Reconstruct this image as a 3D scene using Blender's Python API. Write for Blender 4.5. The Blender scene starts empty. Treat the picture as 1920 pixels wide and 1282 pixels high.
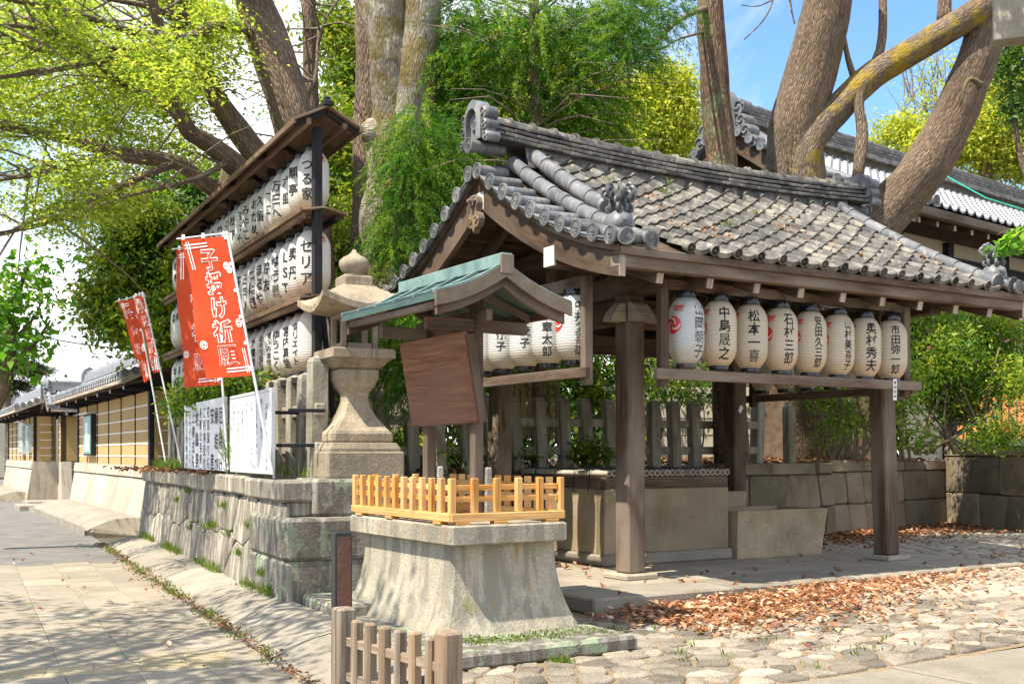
import bpy, bmesh, math, random
import numpy as np
from mathutils import Vector, Matrix, noise as mnoise

# ------------------------------------------------------------------ camera, world, sun, exposure
SC = bpy.context.scene
F, H = 2100.0, 1.47          # focal length in photo pixels, eye height
cam_data = bpy.data.cameras.new('camera')
cam_data.sensor_width = 36.0
cam_data.lens = F / 1920 * 36.0
cam_data.shift_y = 209 / 1920
cam_data.clip_start, cam_data.clip_end = 0.1, 2000
cam = bpy.data.objects.new('camera', cam_data)
SC.collection.objects.link(cam)
cam.location = (0, 0, H)
cam.rotation_euler = (math.radians(90), 0, 0)
SC.camera = cam

SUN_EL = math.radians(60)
SUN_H = Vector((.80, .60)).normalized()      # where the light travels, horizontally
world = bpy.data.worlds.new('World')
SC.world = world
world.use_nodes = True
wn = world.node_tree
wn.nodes.clear()
def W(t, **kw):
    n = wn.nodes.new(t)
    for k, v in kw.items(): setattr(n, k, v)
    return n
sky = W('ShaderNodeTexSky', sky_type='NISHITA', sun_disc=False)
sky.sun_elevation = SUN_EL
sky.sun_rotation = math.atan2(-SUN_H.x, -SUN_H.y)
sky.air_density, sky.dust_density, sky.ozone_density = 1.0, 0.4, 3.2
tc = W('ShaderNodeTexCoord')
sep = W('ShaderNodeSeparateXYZ'); wn.links.new(tc.outputs['Generated'], sep.inputs[0])
zz = W('ShaderNodeMath', operation='ADD'); wn.links.new(sep.outputs['Z'], zz.inputs[0]); zz.inputs[1].default_value = .16
zm = W('ShaderNodeMath', operation='MAXIMUM'); wn.links.new(zz.outputs[0], zm.inputs[0]); zm.inputs[1].default_value = .05
dv = W('ShaderNodeVectorMath', operation='DIVIDE'); wn.links.new(tc.outputs['Generated'], dv.inputs[0]); wn.links.new(zm.outputs[0], dv.inputs[1])
cn = W('ShaderNodeTexNoise'); cn.inputs['Scale'].default_value = .75; cn.inputs['Detail'].default_value = 7; cn.inputs['Roughness'].default_value = .58; cn.inputs['Distortion'].default_value = .5
off = W('ShaderNodeVectorMath', operation='ADD'); off.inputs[1].default_value = (1.3, 5.2, 0); wn.links.new(dv.outputs[0], off.inputs[0]); wn.links.new(off.outputs[0], cn.inputs['Vector'])
cr = W('ShaderNodeValToRGB'); cr.color_ramp.elements[0].position = .44; cr.color_ramp.elements[1].position = .72
hm = W('ShaderNodeMapRange'); wn.links.new(sep.outputs['Z'], hm.inputs[0]); hm.inputs[1].default_value = .0; hm.inputs[2].default_value = .3; hm.inputs[3].default_value = .15; hm.inputs[4].default_value = .03
ca = W('ShaderNodeMath', operation='ADD'); wn.links.new(cn.outputs['Fac'], ca.inputs[0]); wn.links.new(hm.outputs[0], ca.inputs[1])
wn.links.new(ca.outputs[0], cr.inputs[0])
cm = W('ShaderNodeMix', data_type='RGBA'); wn.links.new(cr.outputs[0], cm.inputs['Factor'])
hs = W('ShaderNodeHueSaturation'); hs.inputs['Saturation'].default_value = 1.14; hs.inputs['Value'].default_value = .9
wn.links.new(sky.outputs[0], hs.inputs['Color']); wn.links.new(hs.outputs[0], cm.inputs['A']); cm.inputs['B'].default_value = (5.4, 5.3, 5.2, 1)
bg = W('ShaderNodeBackground'); bg.inputs['Strength'].default_value = .15
out = W('ShaderNodeOutputWorld')
wn.links.new(cm.outputs['Result'], bg.inputs['Color']); wn.links.new(bg.outputs[0], out.inputs['Surface'])

sl = bpy.data.lights.new('sun', 'SUN')
sl.energy, sl.angle, sl.color = 4.3, math.radians(.53), (1, .93, .8)
sun = bpy.data.objects.new('sun', sl)
SC.collection.objects.link(sun)
sun.rotation_euler = Vector((SUN_H.x * math.cos(SUN_EL), SUN_H.y * math.cos(SUN_EL), -math.sin(SUN_EL))).to_track_quat('-Z', 'Y').to_euler()
SC.view_settings.view_transform = 'Standard'
SC.view_settings.look = 'None'
SC.view_settings.gamma = 1
SC.view_settings.use_curve_mapping = False
SC.view_settings.exposure = 1.16
try:
    SC.cycles.max_bounces = 8; SC.cycles.diffuse_bounces = 5; SC.cycles.transparent_max_bounces = 8
    SC.cycles.sample_clamp_indirect = 6
except Exception: pass

# ------------------------------------------------------------------ helpers
rnd = random.Random(11)
nrs = np.random.RandomState(5)
V = Vector
def at(px, py, D):           # a place in the scene from its bearing and its distance
    return V(((px - 960) / F * D, D, H + (850 - py) / F * D))
def lerp(a, b, t): return a + (b - a) * t

class MB:
    """collects boxes, beams, tubes and lathes; build() links them as ONE mesh object"""
    def __init__(s): s.v, s.f, s.g, s.m = [], [], [], []
    def add(s, vs, fs, gr=None, mi=0):
        b = len(s.v)
        s.v += [tuple(p) for p in vs]; s.f += [tuple(b + i for i in f) for f in fs]
        s.g += [tuple(p) for p in (gr or vs)]; s.m += [mi] * len(fs)
    def box(s, c, size, ch=.004, rot=None, mi=0, taper=(1, 1)):
        hx, hy, hz = [d / 2 for d in size]
        ch = min(ch, hx * .45, hy * .45, hz * .45)
        idx, loc = {}, []
        for sx in (-1, 1):
            for sy in (-1, 1):
                for sz in (-1, 1):
                    for ax in range(3):
                        p = [sx * (hx - ch), sy * (hy - ch), sz * (hz - ch)]
                        p[ax] = (sx, sy, sz)[ax] * (hx, hy, hz)[ax]
                        if p[2] > 0: p[0] *= taper[0]; p[1] *= taper[1]
                        idx[sx, sy, sz, ax] = len(loc); loc.append(p)
        fs = []
        for a in (-1, 1):
            fs.append([idx[a, y, z, 0] for y, z in ((-1, -1), (1, -1), (1, 1), (-1, 1))])
            fs.append([idx[x, a, z, 1] for x, z in ((-1, -1), (1, -1), (1, 1), (-1, 1))])
            fs.append([idx[x, y, a, 2] for x, y in ((-1, -1), (1, -1), (1, 1), (-1, 1))])
            for b in (-1, 1):
                fs.append([idx[a, b, -1, 0], idx[a, b, -1, 1], idx[a, b, 1, 1], idx[a, b, 1, 0]])
                fs.append([idx[a, -1, b, 0], idx[a, -1, b, 2], idx[a, 1, b, 2], idx[a, 1, b, 0]])
                fs.append([idx[-1, a, b, 1], idx[-1, a, b, 2], idx[1, a, b, 2], idx[1, a, b, 1]])
                for k in (-1, 1): fs.append([idx[a, b, k, 0], idx[a, b, k, 1], idx[a, b, k, 2]])
        o = sorted(range(3), key=lambda i: -size[i])
        r0 = rnd.random() * 9
        gr = [(p[o[0]] + r0, p[o[1]] + r0, p[o[2]]) for p in loc]
        c = V(c)
        vs = [c + (rot @ V(p) if rot is not None else V(p)) for p in loc]
        s.add(vs, fs, gr, mi)
    def beam(s, p0, p1, w, h, ch=.006, up=(0, 0, 1), mi=0, ext=0):
        p0, p1 = V(p0), V(p1); x = (p1 - p0); L = x.length; x.normalize()
        u = V(up); y = u.cross(x)
        if y.length < 1e-4: y = V((0, 1, 0)).cross(x)
        y.normalize(); z = x.cross(y)
        rot = Matrix((x, y, z)).transposed()
        s.box((p0 + p1) / 2, (L + ext * 2, w, h), ch, rot, mi)
    def tube(s, pts, rad, n=8, cap=True, mi=0, wob=0, flat=1.0):
        pts = [V(p) for p in pts]
        if not hasattr(rad, '__len__'): rad = [rad] * len(pts)
        t = [(pts[min(i + 1, len(pts) - 1)] - pts[max(i - 1, 0)]).normalized() for i in range(len(pts))]
        a = V((0, 0, 1)) if abs(t[0].z) < .9 else V((1, 0, 0))
        u = a.cross(t[0]).normalized()
        vs, gr, L = [], [], 0
        for i, p in enumerate(pts):
            if i: L += (p - pts[i - 1]).length
            u = (u - t[i] * u.dot(t[i])).normalized(); w = t[i].cross(u)
            for k in range(n):
                an = 2 * math.pi * k / n
                dv_ = u * math.cos(an) + w * math.sin(an)
                q_ = p + dv_ * rad[i]
                r = rad[i] * (1 + (wob * (1.3 * mnoise.noise(q_ * 1.6) + .7 * mnoise.noise(q_ * 4.5)) if wob else 0))
                vs.append(p + u * math.cos(an) * r + w * math.sin(an) * r * flat)
                gr.append((L, math.cos(an) * rad[0], math.sin(an) * rad[0]))
        fs = [(i * n + k, i * n + (k + 1) % n, (i + 1) * n + (k + 1) % n, (i + 1) * n + k) for i in range(len(pts) - 1) for k in range(n)]
        if cap: fs += [tuple(range(n))[::-1], tuple(range((len(pts) - 1) * n, len(pts) * n))]
        s.add(vs, fs, gr, mi)
    def lathe(s, prof, n=20, c=(0, 0, 0), rot=None, mi=0, fn=None):
        c = V(c); vs = []
        for j, (r, z) in enumerate(prof):
            for k in range(n):
                an = 2 * math.pi * k / n
                rr = r * (fn(an, z, j) if fn else 1)
                p = V((rr * math.cos(an), rr * math.sin(an), z))
                vs.append(c + (rot @ p if rot is not None else p))
        m = len(prof)
        fs = [(i * n + k, i * n + (k + 1) % n, (i + 1) * n + (k + 1) % n, (i + 1) * n + k) for i in range(m - 1) for k in range(n)]
        fs += [tuple(range(n))[::-1], tuple(range((m - 1) * n, m * n))]
        s.add(vs, fs, None, mi)
    def sq(s, prof, c=(0, 0), ch=.015, mi=0, div=1):
        """square section swept up a profile of (half_x, half_y, z)"""
        vs = []
        for hx, hy, z in prof:
            k = min(ch, hx * .4, hy * .4)
            ring = [(-hx + k, -hy), (hx - k, -hy), (hx, -hy + k), (hx, hy - k), (hx - k, hy), (-hx + k, hy), (-hx, hy - k), (-hx, -hy + k)]
            vs += [(c[0] + x, c[1] + y, z) for x, y in ring]
        n, m = 8, len(prof)
        fs = [(i * n + k, i * n + (k + 1) % n, (i + 1) * n + (k + 1) % n, (i + 1) * n + k) for i in range(m - 1) for k in range(n)]
        fs += [tuple(range(n))[::-1], tuple(range((m - 1) * n, m * n))]
        s.add(vs, fs, None, mi)
    def prism(s, poly, fn, d0, d1, mi=0):
        """polygon (a,b) extruded from depth d0 to d1; fn(a,b,d) -> point"""
        n = len(poly)
        vs = [fn(a, b, d0) for a, b in poly] + [fn(a, b, d1) for a, b in poly]
        fs = [tuple(range(n)), tuple(range(n, 2 * n))[::-1]] + [(k, (k + 1) % n, n + (k + 1) % n, n + k) for k in range(n)]
        s.add(vs, fs, None, mi)
    def grid(s, fn, nu, nv, mi=0, gr=None):
        vs = [fn(i / nu, j / nv) for i in range(nu + 1) for j in range(nv + 1)]
        fs = [(i * (nv + 1) + j, (i + 1) * (nv + 1) + j, (i + 1) * (nv + 1) + j + 1, i * (nv + 1) + j + 1) for i in range(nu) for j in range(nv)]
        s.add(vs, fs, [gr(i / nu, j / nv) for i in range(nu + 1) for j in range(nv + 1)] if gr else None, mi)
    def pillow(s, poly, fn, d0, d1, inset, mi=0, jit=0.0, dome=0.0):
        """a stone: outline at depth d0, worn edge, face at d1"""
        n = len(poly); cx = sum(p[0] for p in poly) / n; cy = sum(p[1] for p in poly) / n
        def ins(p, d):
            dx, dy = cx - p[0], cy - p[1]; L = math.hypot(dx, dy) or 1
            k = min(d / L, .6); return (p[0] + dx * k, p[1] + dy * k)
        vs = [fn(a, b, d0) for a, b in poly]
        vs += [fn(*p, lerp(d0, d1, .7)) for p in poly]
        vs += [fn(*ins(p, inset * .5), lerp(d0, d1, .93)) for p in poly]
        vs += [fn(*ins(p, inset * 1.5), d1 + (rnd.random() - .5) * jit) for p in poly]
        vs.append(fn(cx, cy, d1 + dome + (rnd.random() - .5) * jit))
        fs = [(r * n + k, r * n + (k + 1) % n, (r + 1) * n + (k + 1) % n, (r + 1) * n + k) for r in range(3) for k in range(n)]
        fs += [(3 * n + k, 3 * n + (k + 1) % n, 4 * n) for k in range(n)]
        s.add(vs, fs, None, mi)
    def mesh(s, name, mats, smooth=False):
        me = bpy.data.meshes.new(name)
        me.from_pydata(s.v, [], s.f)
        for m in (mats if isinstance(mats, (list, tuple)) else [mats]): me.materials.append(m)
        if any(s.m): me.polygons.foreach_set('material_index', s.m)
        a = me.attributes.new('gr', 'FLOAT_VECTOR', 'POINT')
        a.data.foreach_set('vector', np.array(s.g, dtype=np.float32).ravel())
        if smooth is True: me.polygons.foreach_set('use_smooth', [True] * len(me.polygons))
        elif smooth:
            me.polygons.foreach_set('use_smooth', [True] * len(me.polygons)); me.set_sharp_from_angle(angle=math.radians(smooth))
        me.update()
        return me
    def build(s, name, mats, parent=None, smooth=False, label=None):
        return link(name, s.mesh(name, mats, smooth), parent, label)

def link(name, me, parent=None, label=None, loc=None, rot=None):
    o = bpy.data.objects.new(name, me)
    SC.collection.objects.link(o)
    if parent is not None: o.parent = parent
    if label: o['label'] = label
    if loc is not None: o.location = loc
    if rot is not None: o.rotation_euler = rot
    return o
def tag(o, label, cat, group=None):
    o['label'] = label; o['category'] = cat
    if group: o['group'] = group
    return o
def thing(name, label, cat, loc=(0, 0, 0), rz=0.0, group=None):
    o = link(name, None, None, None, loc, (0, 0, rz)); o.empty_display_size = .2
    return tag(o, label, cat, group)
def kind(o, k): o['kind'] = k; return o

# ------------------------------------------------------------------ materials
class NT:
    def __init__(s, name):
        s.m = bpy.data.materials.new(name); s.m.use_nodes = True
        s.t = s.m.node_tree; s.t.nodes.clear()
        s.o = s.n('ShaderNodeOutputMaterial')
    def n(s, typ, ins=None, **kw):
        n = s.t.nodes.new(typ)
        for k, v in kw.items(): setattr(n, k, v)
        for k, v in (ins or {}).items(): s.set(n.inputs[k], v)
        return n
    def set(s, sock, v):
        if isinstance(v, bpy.types.NodeSocket): s.t.links.new(v, sock)
        elif isinstance(v, bpy.types.Node): s.t.links.new(v.outputs[0], sock)
        else:
            if hasattr(v, '__len__') and len(v) == 3 and len(getattr(sock, 'default_value', (0, 0, 0))) == 4: v = (*v, 1)
            sock.default_value = v
    def coord(s, scale=(1, 1, 1), attr=None, world=False):
        if attr: src = s.n('ShaderNodeAttribute', attribute_name=attr).outputs['Vector']
        elif world: src = s.n('ShaderNodeNewGeometry').outputs['Position']
        else: src = s.n('ShaderNodeTexCoord').outputs['Object']
        oi = s.n('ShaderNodeObjectInfo').outputs['Random']
        sc = s.n('ShaderNodeMath', {0: oi, 1: 37.0}, operation='MULTIPLY')
        ad = s.n('ShaderNodeVectorMath', {0: src, 1: sc.outputs[0]}, operation='ADD') if not world else None
        mp = s.n('ShaderNodeVectorMath', {0: ad.outputs[0] if ad else src, 1: scale}, operation='MULTIPLY')
        return mp.outputs[0]
    def noise(s, vec, scale=1, detail=4, rough=.55, dist=0):
        return s.n('ShaderNodeTexNoise', {'Vector': vec, 'Scale': scale, 'Detail': detail, 'Roughness': rough, 'Distortion': dist}).outputs['Fac']
    def ramp(s, fac, stops):
        n = s.n('ShaderNodeValToRGB', {0: fac}); e = n.color_ramp.elements
        while len(e) < len(stops): e.new(.5)
        for el, (p, c) in zip(e, stops): el.position = p; el.color = (*c, 1) if hasattr(c, '__len__') else (c, c, c, 1)
        return n.outputs[0]
    def mix(s, f, a, b, mode='MIX'):
        n = s.n('ShaderNodeMix', data_type='RGBA', blend_type=mode)
        s.set(n.inputs['Factor'], f); s.set(n.inputs['A'], a); s.set(n.inputs['B'], b)
        return n.outputs['Result']
    def mul(s, a, b): return s.n('ShaderNodeMath', {0: a, 1: b}, operation='MULTIPLY').outputs[0]
    def bump(s, h, strength=.3, dist=.01):
        return s.n('ShaderNodeBump', {'Height': h, 'Strength': strength, 'Distance': dist}).outputs[0]
    def bsdf(s, col, rough=.7, normal=None, spec=.4, metal=0, **kw):
        p = s.n('ShaderNodeBsdfPrincipled', {'Base Color': col, 'Roughness': rough, 'Metallic': metal, 'Specular IOR Level': spec})
        if normal: s.set(p.inputs['Normal'], normal)
        for k, v in kw.items(): s.set(p.inputs[k.replace('_', ' ')], v)
        return p.outputs[0]
    def done(s, sh):
        s.t.links.new(sh, s.o.inputs['Surface']); return s.m
    def vary(s, col, amt=.25):
        r = s.n('ShaderNodeObjectInfo').outputs['Random']
        v = s.n('ShaderNodeMapRange', {0: r, 3: 1 - amt, 4: 1 + amt}).outputs[0]
        return s.mix(1.0, col, s.n('ShaderNodeCombineColor', {0: v, 1: v, 2: v}).outputs[0], 'MULTIPLY')

def wood(name, dark, light, worn=None, rough=.75, bump=.35, grain=1.0, vary=.15):
    m = NT(name)
    c = m.coord((1.1 * grain, 16 * grain, 16 * grain), 'gr')
    f = m.noise(c, 1.6, 5, .6, .7)
    col = m.ramp(f, [(.3, dark), (.68, light)])
    fine = m.noise(m.coord((1.6, 48, 48), 'gr'), 1.4, 4)
    col = m.mix(.7, col, m.ramp(fine, [(.3, (.35,) * 3), (.65, (1.1,) * 3)]), 'MULTIPLY')
    big = m.noise(m.coord((.7, 2.2, 2.2), 'gr'), 1.3, 4)
    if worn: col = m.mix(m.ramp(big, [(.42, 0), (.66, .8)]), col, worn)
    col = m.vary(col, vary)
    return m.done(m.bsdf(col, rough, m.bump(m.mix(.5, f, fine), bump, .006), .25))

def stone(name, dark, light, speck=.5, streak=None, moss=None, lichen=None, rough=.85, scale=1.0, bump=.5, dirt=.6, world=False, vary=.12, mossamt=.62, rust=None, st=.5):
    m = NT(name)
    c = m.coord((scale,) * 3, world=world)
    f = m.noise(c, 2.2, 6, .62)
    col = m.ramp(f, [(.32, dark), (.66, light)])
    sp = m.noise(c, 95, 2, .7)
    col = m.mix(speck, col, m.ramp(sp, [(.36, (.45,) * 3), (.5, (1,) * 3), (.66, (1.4,) * 3)]), 'MULTIPLY')
    d = m.noise(c, 1.1, 7, .7)
    col = m.mix(m.ramp(d, [(.5, 0), (.7, dirt)]), col, tuple(x * .42 for x in dark))
    if streak:
        st_ = m.noise(m.coord((scale * 7, scale * 7, scale * .8), world=world), 1.3, 5, .6, .4)
        col = m.mix(m.ramp(st_, [(st, 0), (st + .12, .75)]), col, streak)
    if rust:
        ru = m.noise(m.coord((scale * 16, scale * 16, scale * 1.6), world=world), 1.0, 3, .5)
        col = m.mix(m.ramp(ru, [(.64, 0), (.72, .6)]), col, rust)
    if lichen:
        l = m.noise(c, 4.2, 8, .7)
        col = m.mix(m.ramp(l, [(.52, 0), (.56, .85)]), col, lichen)
    if moss:
        l = m.noise(c, 3.0, 7, .68, .3)
        col = m.mix(m.ramp(l, [(mossamt, 0), (mossamt + .08, .8)]), col, moss)
    col = m.vary(col, vary)
    h = m.mix(.5, m.noise(c, 38, 4, .7), m.noise(c, 9, 4))
    return m.done(m.bsdf(col, rough, m.bump(h, bump, .02), .3))

def plain(name, col, rough=.6, metal=0, bump=0, bscale=30, vary=0, var2=None, spec=.4, **kw):
    m = NT(name); c = m.coord()
    f = m.noise(c, bscale * .25, 5, .6)
    k = m.ramp(f, [(.3, col), (.7, var2 or tuple(min(1, x * 1.18) for x in col))])
    if vary: k = m.vary(k, vary)
    return m.done(m.bsdf(k, rough, m.bump(m.noise(c, bscale, 4), bump, .01) if bump else None, spec, metal, **kw))

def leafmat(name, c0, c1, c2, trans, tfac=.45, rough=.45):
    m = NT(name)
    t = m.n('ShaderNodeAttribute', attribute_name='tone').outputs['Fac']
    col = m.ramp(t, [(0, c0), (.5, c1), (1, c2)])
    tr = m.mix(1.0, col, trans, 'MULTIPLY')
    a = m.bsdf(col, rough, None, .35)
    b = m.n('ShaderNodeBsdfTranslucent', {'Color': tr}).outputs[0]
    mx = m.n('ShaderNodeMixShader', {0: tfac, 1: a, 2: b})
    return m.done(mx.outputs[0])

M = {}
M['wood_dark'] = wood('dark_wood', (.052, .031, .019), (.135, .082, .05), (.16, .118, .085))
M['wood_post'] = wood('post_wood', (.06, .036, .022), (.165, .103, .065), (.235, .185, .14))
M['wood_end'] = wood('end_grain', (.38, .3, .22), (.62, .52, .4), rough=.85)
M['wood_white'] = plain('white_painted_end', (.62, .64, .62), .7, bump=.2, var2=(.5, .5, .46))
M['wood_black'] = wood('black_stained_wood', (.012, .012, .013), (.035, .033, .033))
M['wood_roof'] = wood('old_roof_board', (.085, .05, .027), (.23, .14, .08), (.25, .18, .12))
M['wood_red'] = wood('reddish_board', (.15, .055, .028), (.31, .135, .07), (.2, .11, .07), vary=.02)
M['wood_new'] = wood('fresh_cypress', (.48, .2, .04), (.78, .41, .11), (.74, .47, .22), rough=.65, bump=.3, vary=.12)
M['wood_grey'] = wood('weathered_picket', (.12, .08, .05), (.36, .3, .23), (.3, .19, .1), rough=.85, bump=.6)
M['bamboo'] = plain('dried_bamboo', (.46, .42, .34), .5, bump=.15, var2=(.3, .26, .2), vary=.2)
M['granite'] = stone('warm_granite', (.25, .21, .15), (.44, .38, .29), .55, None, (.16, .15, .05), None)
M['granite_lantern'] = stone('lantern_granite', (.22, .168, .11), (.47, .385, .275), .6, (.2, .165, .12), (.36, .28, .06), None, dirt=.7, mossamt=.64, bump=.8)
M['granite_dark'] = stone('dark_mossy_granite', (.085, .072, .056), (.235, .205, .165), .5, (.36, .34, .29), None, (.27, .32, .2), bump=1.0)
M['wall_stone'] = stone('street_wall_stone', (.105, .09, .068), (.27, .237, .185), .45, (.47, .42, .335), None, None, vary=.3)  # pale streaks put stretched sun dapple into the stone colour
M['bed_stone'] = stone('bed_wall_stone', (.15, .12, .075), (.31, .25, .165), .5, None, (.1, .095, .04), None, vary=.25)
M['plinth_stone'] = stone('pale_plinth_stone', (.31, .268, .19), (.54, .475, .36), .5, (.22, .2, .155), (.2, .19, .07), None, dirt=.85, mossamt=.6, rust=(.4, .2, .06), st=.46, bump=.9)
M['well_stone'] = stone('well_stone', (.22, .165, .095), (.37, .29, .185), .45, dirt=.35)
M['trough_stone'] = stone('trough_stone', (.27, .205, .12), (.46, .365, .235), .7, dirt=.25)
M['slab'] = stone('floor_slab', (.2, .172, .125), (.34, .295, .225), .4, dirt=.3)
M['mortar'] = stone('joint_soil', (.06, .05, .035), (.15, .125, .085), .5)
M['joint'] = stone('sandy_joint', (.17, .115, .06), (.3, .22, .13), .6)
M['cobble'] = stone('cobble_stone', (.15, .128, .095), (.385, .325, .245), .75, None, None, None, vary=.45, dirt=.6, bump=1.0)
M['cement'] = stone('cement_apron', (.215, .185, .14), (.34, .3, .235), .3, dirt=.35, bump=.25)
M['paver'] = stone('concrete_paver', (.235, .2, .145), (.345, .295, .22), .45, dirt=.3, bump=.25, vary=.1)
M['asphalt'] = stone('asphalt_road', (.14, .13, .115), (.24, .225, .195), .6, dirt=.2, bump=.3)
M['tactile'] = stone('tactile_yellow', (.32, .26, .15), (.42, .35, .22), .4, dirt=.3, bump=.2)
M['fence_stone'] = stone('fence_granite', (.2, .175, .13), (.4, .36, .28), .6, (.44, .42, .35), (.13, .13, .06), None, bump=.8, mossamt=.66)
M['tile'] = stone('roof_tile', (.05, .047, .043), (.135, .125, .112), .25, (.17, .15, .125), None, (.22, .2, .155), rough=.5, bump=.25, vary=.45, dirt=.4)
M['tile_smooth'] = stone('smooth_tile', (.085, .087, .09), (.19, .192, .195), .2, (.26, .25, .235), (.2, .19, .09), None, rough=.42, bump=.12, vary=.2, dirt=.3, mossamt=.7)
M['tile_far'] = stone('silver_roof_tile', (.2, .205, .21), (.34, .345, .35), .2, rough=.45, bump=.1, vary=.2)
M['ochre'] = plain('ochre_earth_plaster', (.42, .27, .1), .9, bump=.1, var2=(.5, .33, .14))
M['whiteline'] = plain('white_plaster', (.78, .76, .7), .8, bump=.05)
M['cream'] = plain('cream_plaster', (.5, .44, .33), .9, bump=.05, var2=(.57, .5, .38))
M['tan_stone'] = stone('tan_wall_stone', (.4, .34, .25), (.62, .54, .42), .35, (.36, .28, .19), vary=.12)
M['copper'] = plain('green_copper', (.04, .078, .07), .6, bump=.3, var2=(.1, .16, .145), vary=.2, metal=.1, bscale=12)
M['copper_pale'] = plain('pale_copper', (.09, .155, .14), .55, bump=.2, var2=(.2, .285, .26), vary=.25, metal=.1)
M['copper_brown'] = plain('brown_copper', (.15, .105, .065), .5, bump=.1, var2=(.22, .17, .115), vary=.2, metal=.2)
M['metal_white'] = plain('white_pole', (.72, .74, .74), .35)
M['metal_grey'] = plain('grey_frame', (.5, .52, .52), .4, metal=.3)
M['iron'] = plain('dark_iron', (.02, .022, .025), .5, metal=.4, bump=.2)
M['rust'] = plain('rusty_face', (.05, .03, .025), .75, bump=.7, bscale=14, var2=(.13, .05, .028))
M['black'] = plain('black_lacquer', (.012, .013, .015), .25, spec=.6)
M['ink'] = plain('black_ink', (.018, .018, .02), .8)
M['ink_soft'] = plain('ink_through_plastic', (.045, .05, .05), .7)
M['red'] = plain('vermilion_print', (.66, .035, .025), .7)
M['white'] = plain('white_print', (.84, .82, .78), .7)
M['board_white'] = plain('white_board', (.62, .63, .65), .4)
M['green_board'] = plain('green_notice', (.05, .24, .15), .4, var2=(.25, .42, .42), bscale=9)
M['teal_board'] = plain('pale_green_notice', (.42, .56, .47), .5, var2=(.55, .66, .58), bscale=9)
M['orange'] = plain('vermilion_fence', (.72, .25, .08), .6)
M['wood_yellow'] = wood('tan_fence', (.42, .27, .12), (.6, .42, .22))
M['cable'] = plain('cable', (.02, .02, .02), .6)
M['hose'] = plain('green_cord', (.03, .35, .25), .5)
M['lamp_glow'] = None

def cloth():
    m = NT('red_banner_cloth'); c = m.coord()
    col = m.ramp(m.noise(c, 3, 3), [(.3, (.68, .075, .025)), (.7, (.78, .11, .04))])
    a = m.bsdf(col, .8, m.bump(m.noise(c, 4, 3), .3, .03), .2)
    b = m.n('ShaderNodeBsdfTranslucent', {'Color': (.9, .12, .04, 1)}).outputs[0]
    return m.done(m.n('ShaderNodeMixShader', {0: .35, 1: a, 2: b}).outputs[0])
M['cloth'] = cloth()
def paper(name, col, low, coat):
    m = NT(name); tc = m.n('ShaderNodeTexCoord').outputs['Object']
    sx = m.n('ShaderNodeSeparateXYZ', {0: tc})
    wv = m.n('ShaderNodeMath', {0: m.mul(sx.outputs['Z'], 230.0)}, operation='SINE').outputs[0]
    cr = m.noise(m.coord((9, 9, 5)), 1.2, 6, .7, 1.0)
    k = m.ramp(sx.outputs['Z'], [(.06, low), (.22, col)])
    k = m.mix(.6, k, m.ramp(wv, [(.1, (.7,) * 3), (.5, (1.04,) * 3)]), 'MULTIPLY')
    k = m.vary(k, .06)
    nb = m.bump(wv, .25, .004)
    cb = m.bump(cr, .5, .03)
    a = m.bsdf(k, .7, nb, .3, Coat_Weight=coat, Coat_Roughness=.18, Coat_Normal=cb)
    b = m.n('ShaderNodeBsdfTranslucent', {'Color': (.82, .74, .6, 1)}).outputs[0]
    return m.done(m.n('ShaderNodeMixShader', {0: .3, 1: a, 2: b}).outputs[0])
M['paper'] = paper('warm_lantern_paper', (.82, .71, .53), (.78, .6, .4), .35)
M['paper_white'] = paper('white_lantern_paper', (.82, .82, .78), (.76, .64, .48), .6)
def plastic():
    m = NT('clear_plastic'); c = m.coord()
    g = m.n('ShaderNodeBsdfGlossy', {'Color': (1, 1, 1, 1), 'Roughness': .12, 'Normal': m.bump(m.noise(c, 22, 4), .6, .02)}).outputs[0]
    t = m.n('ShaderNodeBsdfTransparent', {'Color': (.96, .97, .97, 1)}).outputs[0]
    return m.done(m.n('ShaderNodeMixShader', {0: .07, 1: t, 2: g}).outputs[0])
M['plastic'] = plastic()
def bark(name, c0, c1, moss=None, mamt=.6, sc=1.0, st=(2.2, 30), vk=.8, bp=.9):
    m = NT(name)
    c = m.coord((st[0] * sc, st[1] * sc, st[1] * sc), 'gr')
    f = m.noise(c, 1.0, 6, .7, 1.2)
    vo = m.n('ShaderNodeTexVoronoi', {'Vector': m.coord((7 * sc, 34 * sc, 34 * sc), 'gr'), 'Scale': 1.0}, feature='DISTANCE_TO_EDGE').outputs['Distance']
    col = m.ramp(f, [(.32, c0), (.66, c1)])
    col = m.mix(vk, col, m.ramp(vo, [(0, (.35,) * 3), (.22, (1,) * 3)]), 'MULTIPLY')
    big = m.noise(m.coord((1, 1, 1)), .9, 6, .7)
    col = m.mix(.8, col, m.ramp(big, [(.3, (.5, .48, .46)), (.5, (1, 1, 1)), (.72, (1.35, 1.3, 1.2))]), 'MULTIPLY')
    if moss:
        k = m.noise(m.coord((1, 1, 1)), 1.7, 7, .7)
        col = m.mix(m.ramp(k, [(mamt, 0), (mamt + .1, .85)]), col, moss)
    h = m.mix(.5, f, m.ramp(vo, [(0, 0), (.3, 1)]))
    return m.done(m.bsdf(col, .9, m.bump(h, bp, .04), .15))
M['bark'] = bark('brown_bark', (.15, .1, .066), (.44, .325, .235), (.17, .16, .05), .57)
M['bark_grey'] = bark('mottled_grey_bark', (.15, .118, .085), (.5, .44, .35), (.17, .13, .04), .46, 1.0, (4, 6), .2, .7)
M['bark_moss'] = bark('mossy_bark', (.19, .13, .09), (.42, .33, .25), (.42, .29, .03), .48)
M['bark_cedar'] = bark('cedar_bark', (.17, .09, .055), (.34, .24, .17), (.2, .22, .12), .55, .8)
M['twig'] = plain('twig', (.13, .095, .07), .9, var2=(.22, .17, .12))
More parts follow.
